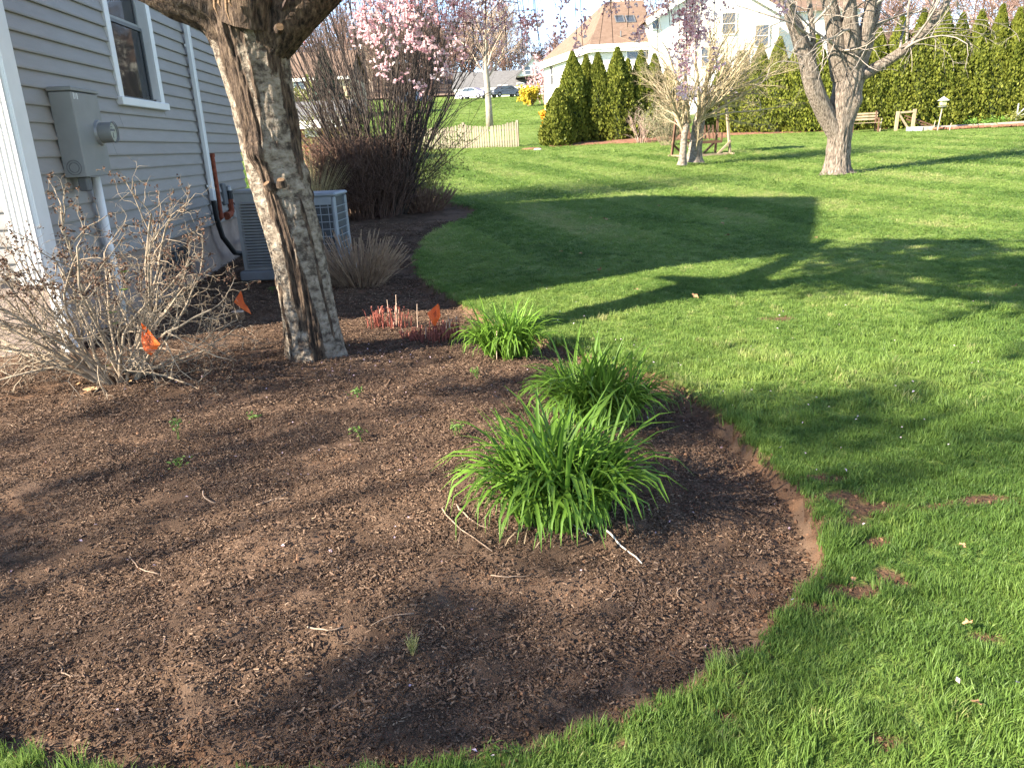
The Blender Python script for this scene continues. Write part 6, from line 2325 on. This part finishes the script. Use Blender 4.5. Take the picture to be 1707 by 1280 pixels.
# shed petals
PET = pmat("pale_petal", [(.3, (.62, .42, .52)), (.7, (.80, .66, .72))], scale=30, rough=.6, trans=.3)
k = 300
x = rng.normal(size=k) * 2.0 - .4; y = 4.6 + rng.normal(size=k) * 1.6
x = np.concatenate([x, rng.normal(size=90) * .35 + TB[0] + .35]); y = np.concatenate([y, rng.normal(size=90) * .25 + TB[1] - .1])
ok = (y > 1.4) & (x > -3.4)
x, y = x[ok], y[ok]
sd_ = bed_sd(x, y)
P = np.stack([x, y, ground_z(x, y, sd_) + np.where(sd_ > 0, .008, .05)], 1)
V_, F_ = flakes(P, np.array([0, 0, 1.0]), .005 + .005 * rng.random(len(P)), .8, .4)
tag(mk("fallen_petals", V_, [F_], PET), kind="stuff")

# seedlings
SEED = pmat("seedling_green", [(.3, (.06, .13, .02)), (.7, (.14, .22, .05))], scale=30, rough=.5, trans=.3)
for px, py, h, n, lab in ((596, 664, .06, 9, "small green weed seedling on the mulch in front of the trunk"), (604, 738, .09, 5, "tiny two leaved seedling in the middle of the mulch"), (300, 735, .12, 8, "thin upright seedling on the mulch below the shrub"), (300, 778, .03, 6, "flat green and yellow weed leaves below the thin seedling"),
                          (760, 728, .07, 9, "weed seedling at the side of the largest daylily clump"), (795, 632, .07, 9, "weeds and dry stems at the foot of the smallest daylily"), (425, 700, .03, 4, "tiny pale seedling between the trunk and the shrub"), (455, 490, .08, 8, "green weed behind the trunk beside the air conditioner"), (170, 625, .07, 8, "green weed sprout under the bare shrub")):
    c = on_ground(px, py)
    t = thing("weed_seedling", lab, "weed", c, group="weed seedlings in the mulch")
    b = MB()
    for i in range(max(2, n // 3)):
        e = np.array([rng.normal() * .015, rng.normal() * .015, h])
        b.tube([(rng.normal() * .006, rng.normal() * .006, -.01), e * .5, e], [.002, .0017, .0012], 4)
    b.build("stem", SEED, t)
    P = rng.normal(size=(n * 3, 3)) * [.025, .025, .012] + [0, 0, h * .8]
    V_, F_ = flakes(P, np.array([0, -.2, 1.0]), .011 + .007 * rng.random(len(P)), .6, .3)
    tag(mk("leaves", V_, [F_], SEED, t), kind="stuff")
c = on_ground(688, 1090)
t = thing("dry_grass_tuft", "small half dry grass tuft alone in the lower mulch", "grass tuft", c)
sg = []
for i in range(46):
    a = rng.random() * 6.28
    e = np.array([math.cos(a) * .02, math.sin(a) * .02, .045 + .02 * rng.random()]) + rng.normal(size=3) * .006
    sg.append((*(rng.normal(size=3) * [.006, .006, 0]), *e, .0011, .0004))
V_, F_ = tubes(np.array(sg), 3)
tag(mk("blades", V_, [F_], pmat("dry_tuft", [(.3, (.22, .24, .06)), (.7, (.42, .32, .14))], scale=40, rough=.7), t), kind="stuff")
for px, py, hh in ((1065, 0, 0),):
    pass
# dead stalks standing at the edge by the smallest daylily
for px, py, h, lab in ((662, 540, .26, "tall pale dead stalk among the red shoots"), (696, 545, .20, "dead stalk with a dried head among the red shoots"), (828, 600, .22, "thin dead stalk before the smallest daylily")):
    c = on_ground(px, py)
    o2 = MB().tube([(0, 0, -.02), (.005, 0, h * .5), (.012, 0, h), (.014, 0, h + .01)], [.004, .0035, .003, .005], 6).build("dead_stalk", PALE)
    o2.location = tuple(c)
    tag(o2, lab, "stalk")

# ------------------------------------------------------------------ the tree in the front yard whose thin crown dapples the bed
fy = np.array([-10.7, -1.9, float(base_z(np.array([0.]), np.array([0.]))[0])])
t = thing("front_yard_tree", "spreading spring tree in the front yard, out of the picture, casting dappled shade", "tree", fy)
b = MB()
b.tube([(0, 0, -.1), (.05, 0, 1.2), (0, .1, 2.6), (.1, .1, 4.0)], [.17, .13, .11, .07], 12)
b.build("trunk", MAPLE, t, smooth=True)
sg, cl = [], []
for i in range(26):
    a = i * 2.399 + 1.3
    rr = 3.8 * math.sqrt((i + .5) / 26)
    ru, rv = math.cos(a) * rr * 1.05, math.sin(a) * rr * .62      # crown drawn out along the sun's direction to shape its shade
    e = np.array([ru * .88 - rv * .47, ru * .47 + rv * .88, 5.6 + 1.1 * rng.random() - .12 * rr])
    P = droop(np.array([0, 0, 2.6 + .8 * rng.random()]), e, .5, 7)
    for k in range(6):
        sg.append((*P[k], *P[k + 1], .04 - .006 * k, .04 - .006 * (k + 1)))
    for q in range(2):
        cl.append(e + rng.normal(size=3) * [.45, .45, .3])
seg_mesh("branches", np.array(sg), TWIGM, t, thick=.5, n_lo=5)
P = np.vstack([c + rng.normal(size=(80, 3)) * (.16 + .14 * rng.random()) for c in cl])
V_, F_ = flakes(P, rnd_unit(len(P)), .045 + .03 * rng.random(len(P)), .8, .2)
tag(mk("leaves", V_, [F_], LEAFG, t), kind="stuff")
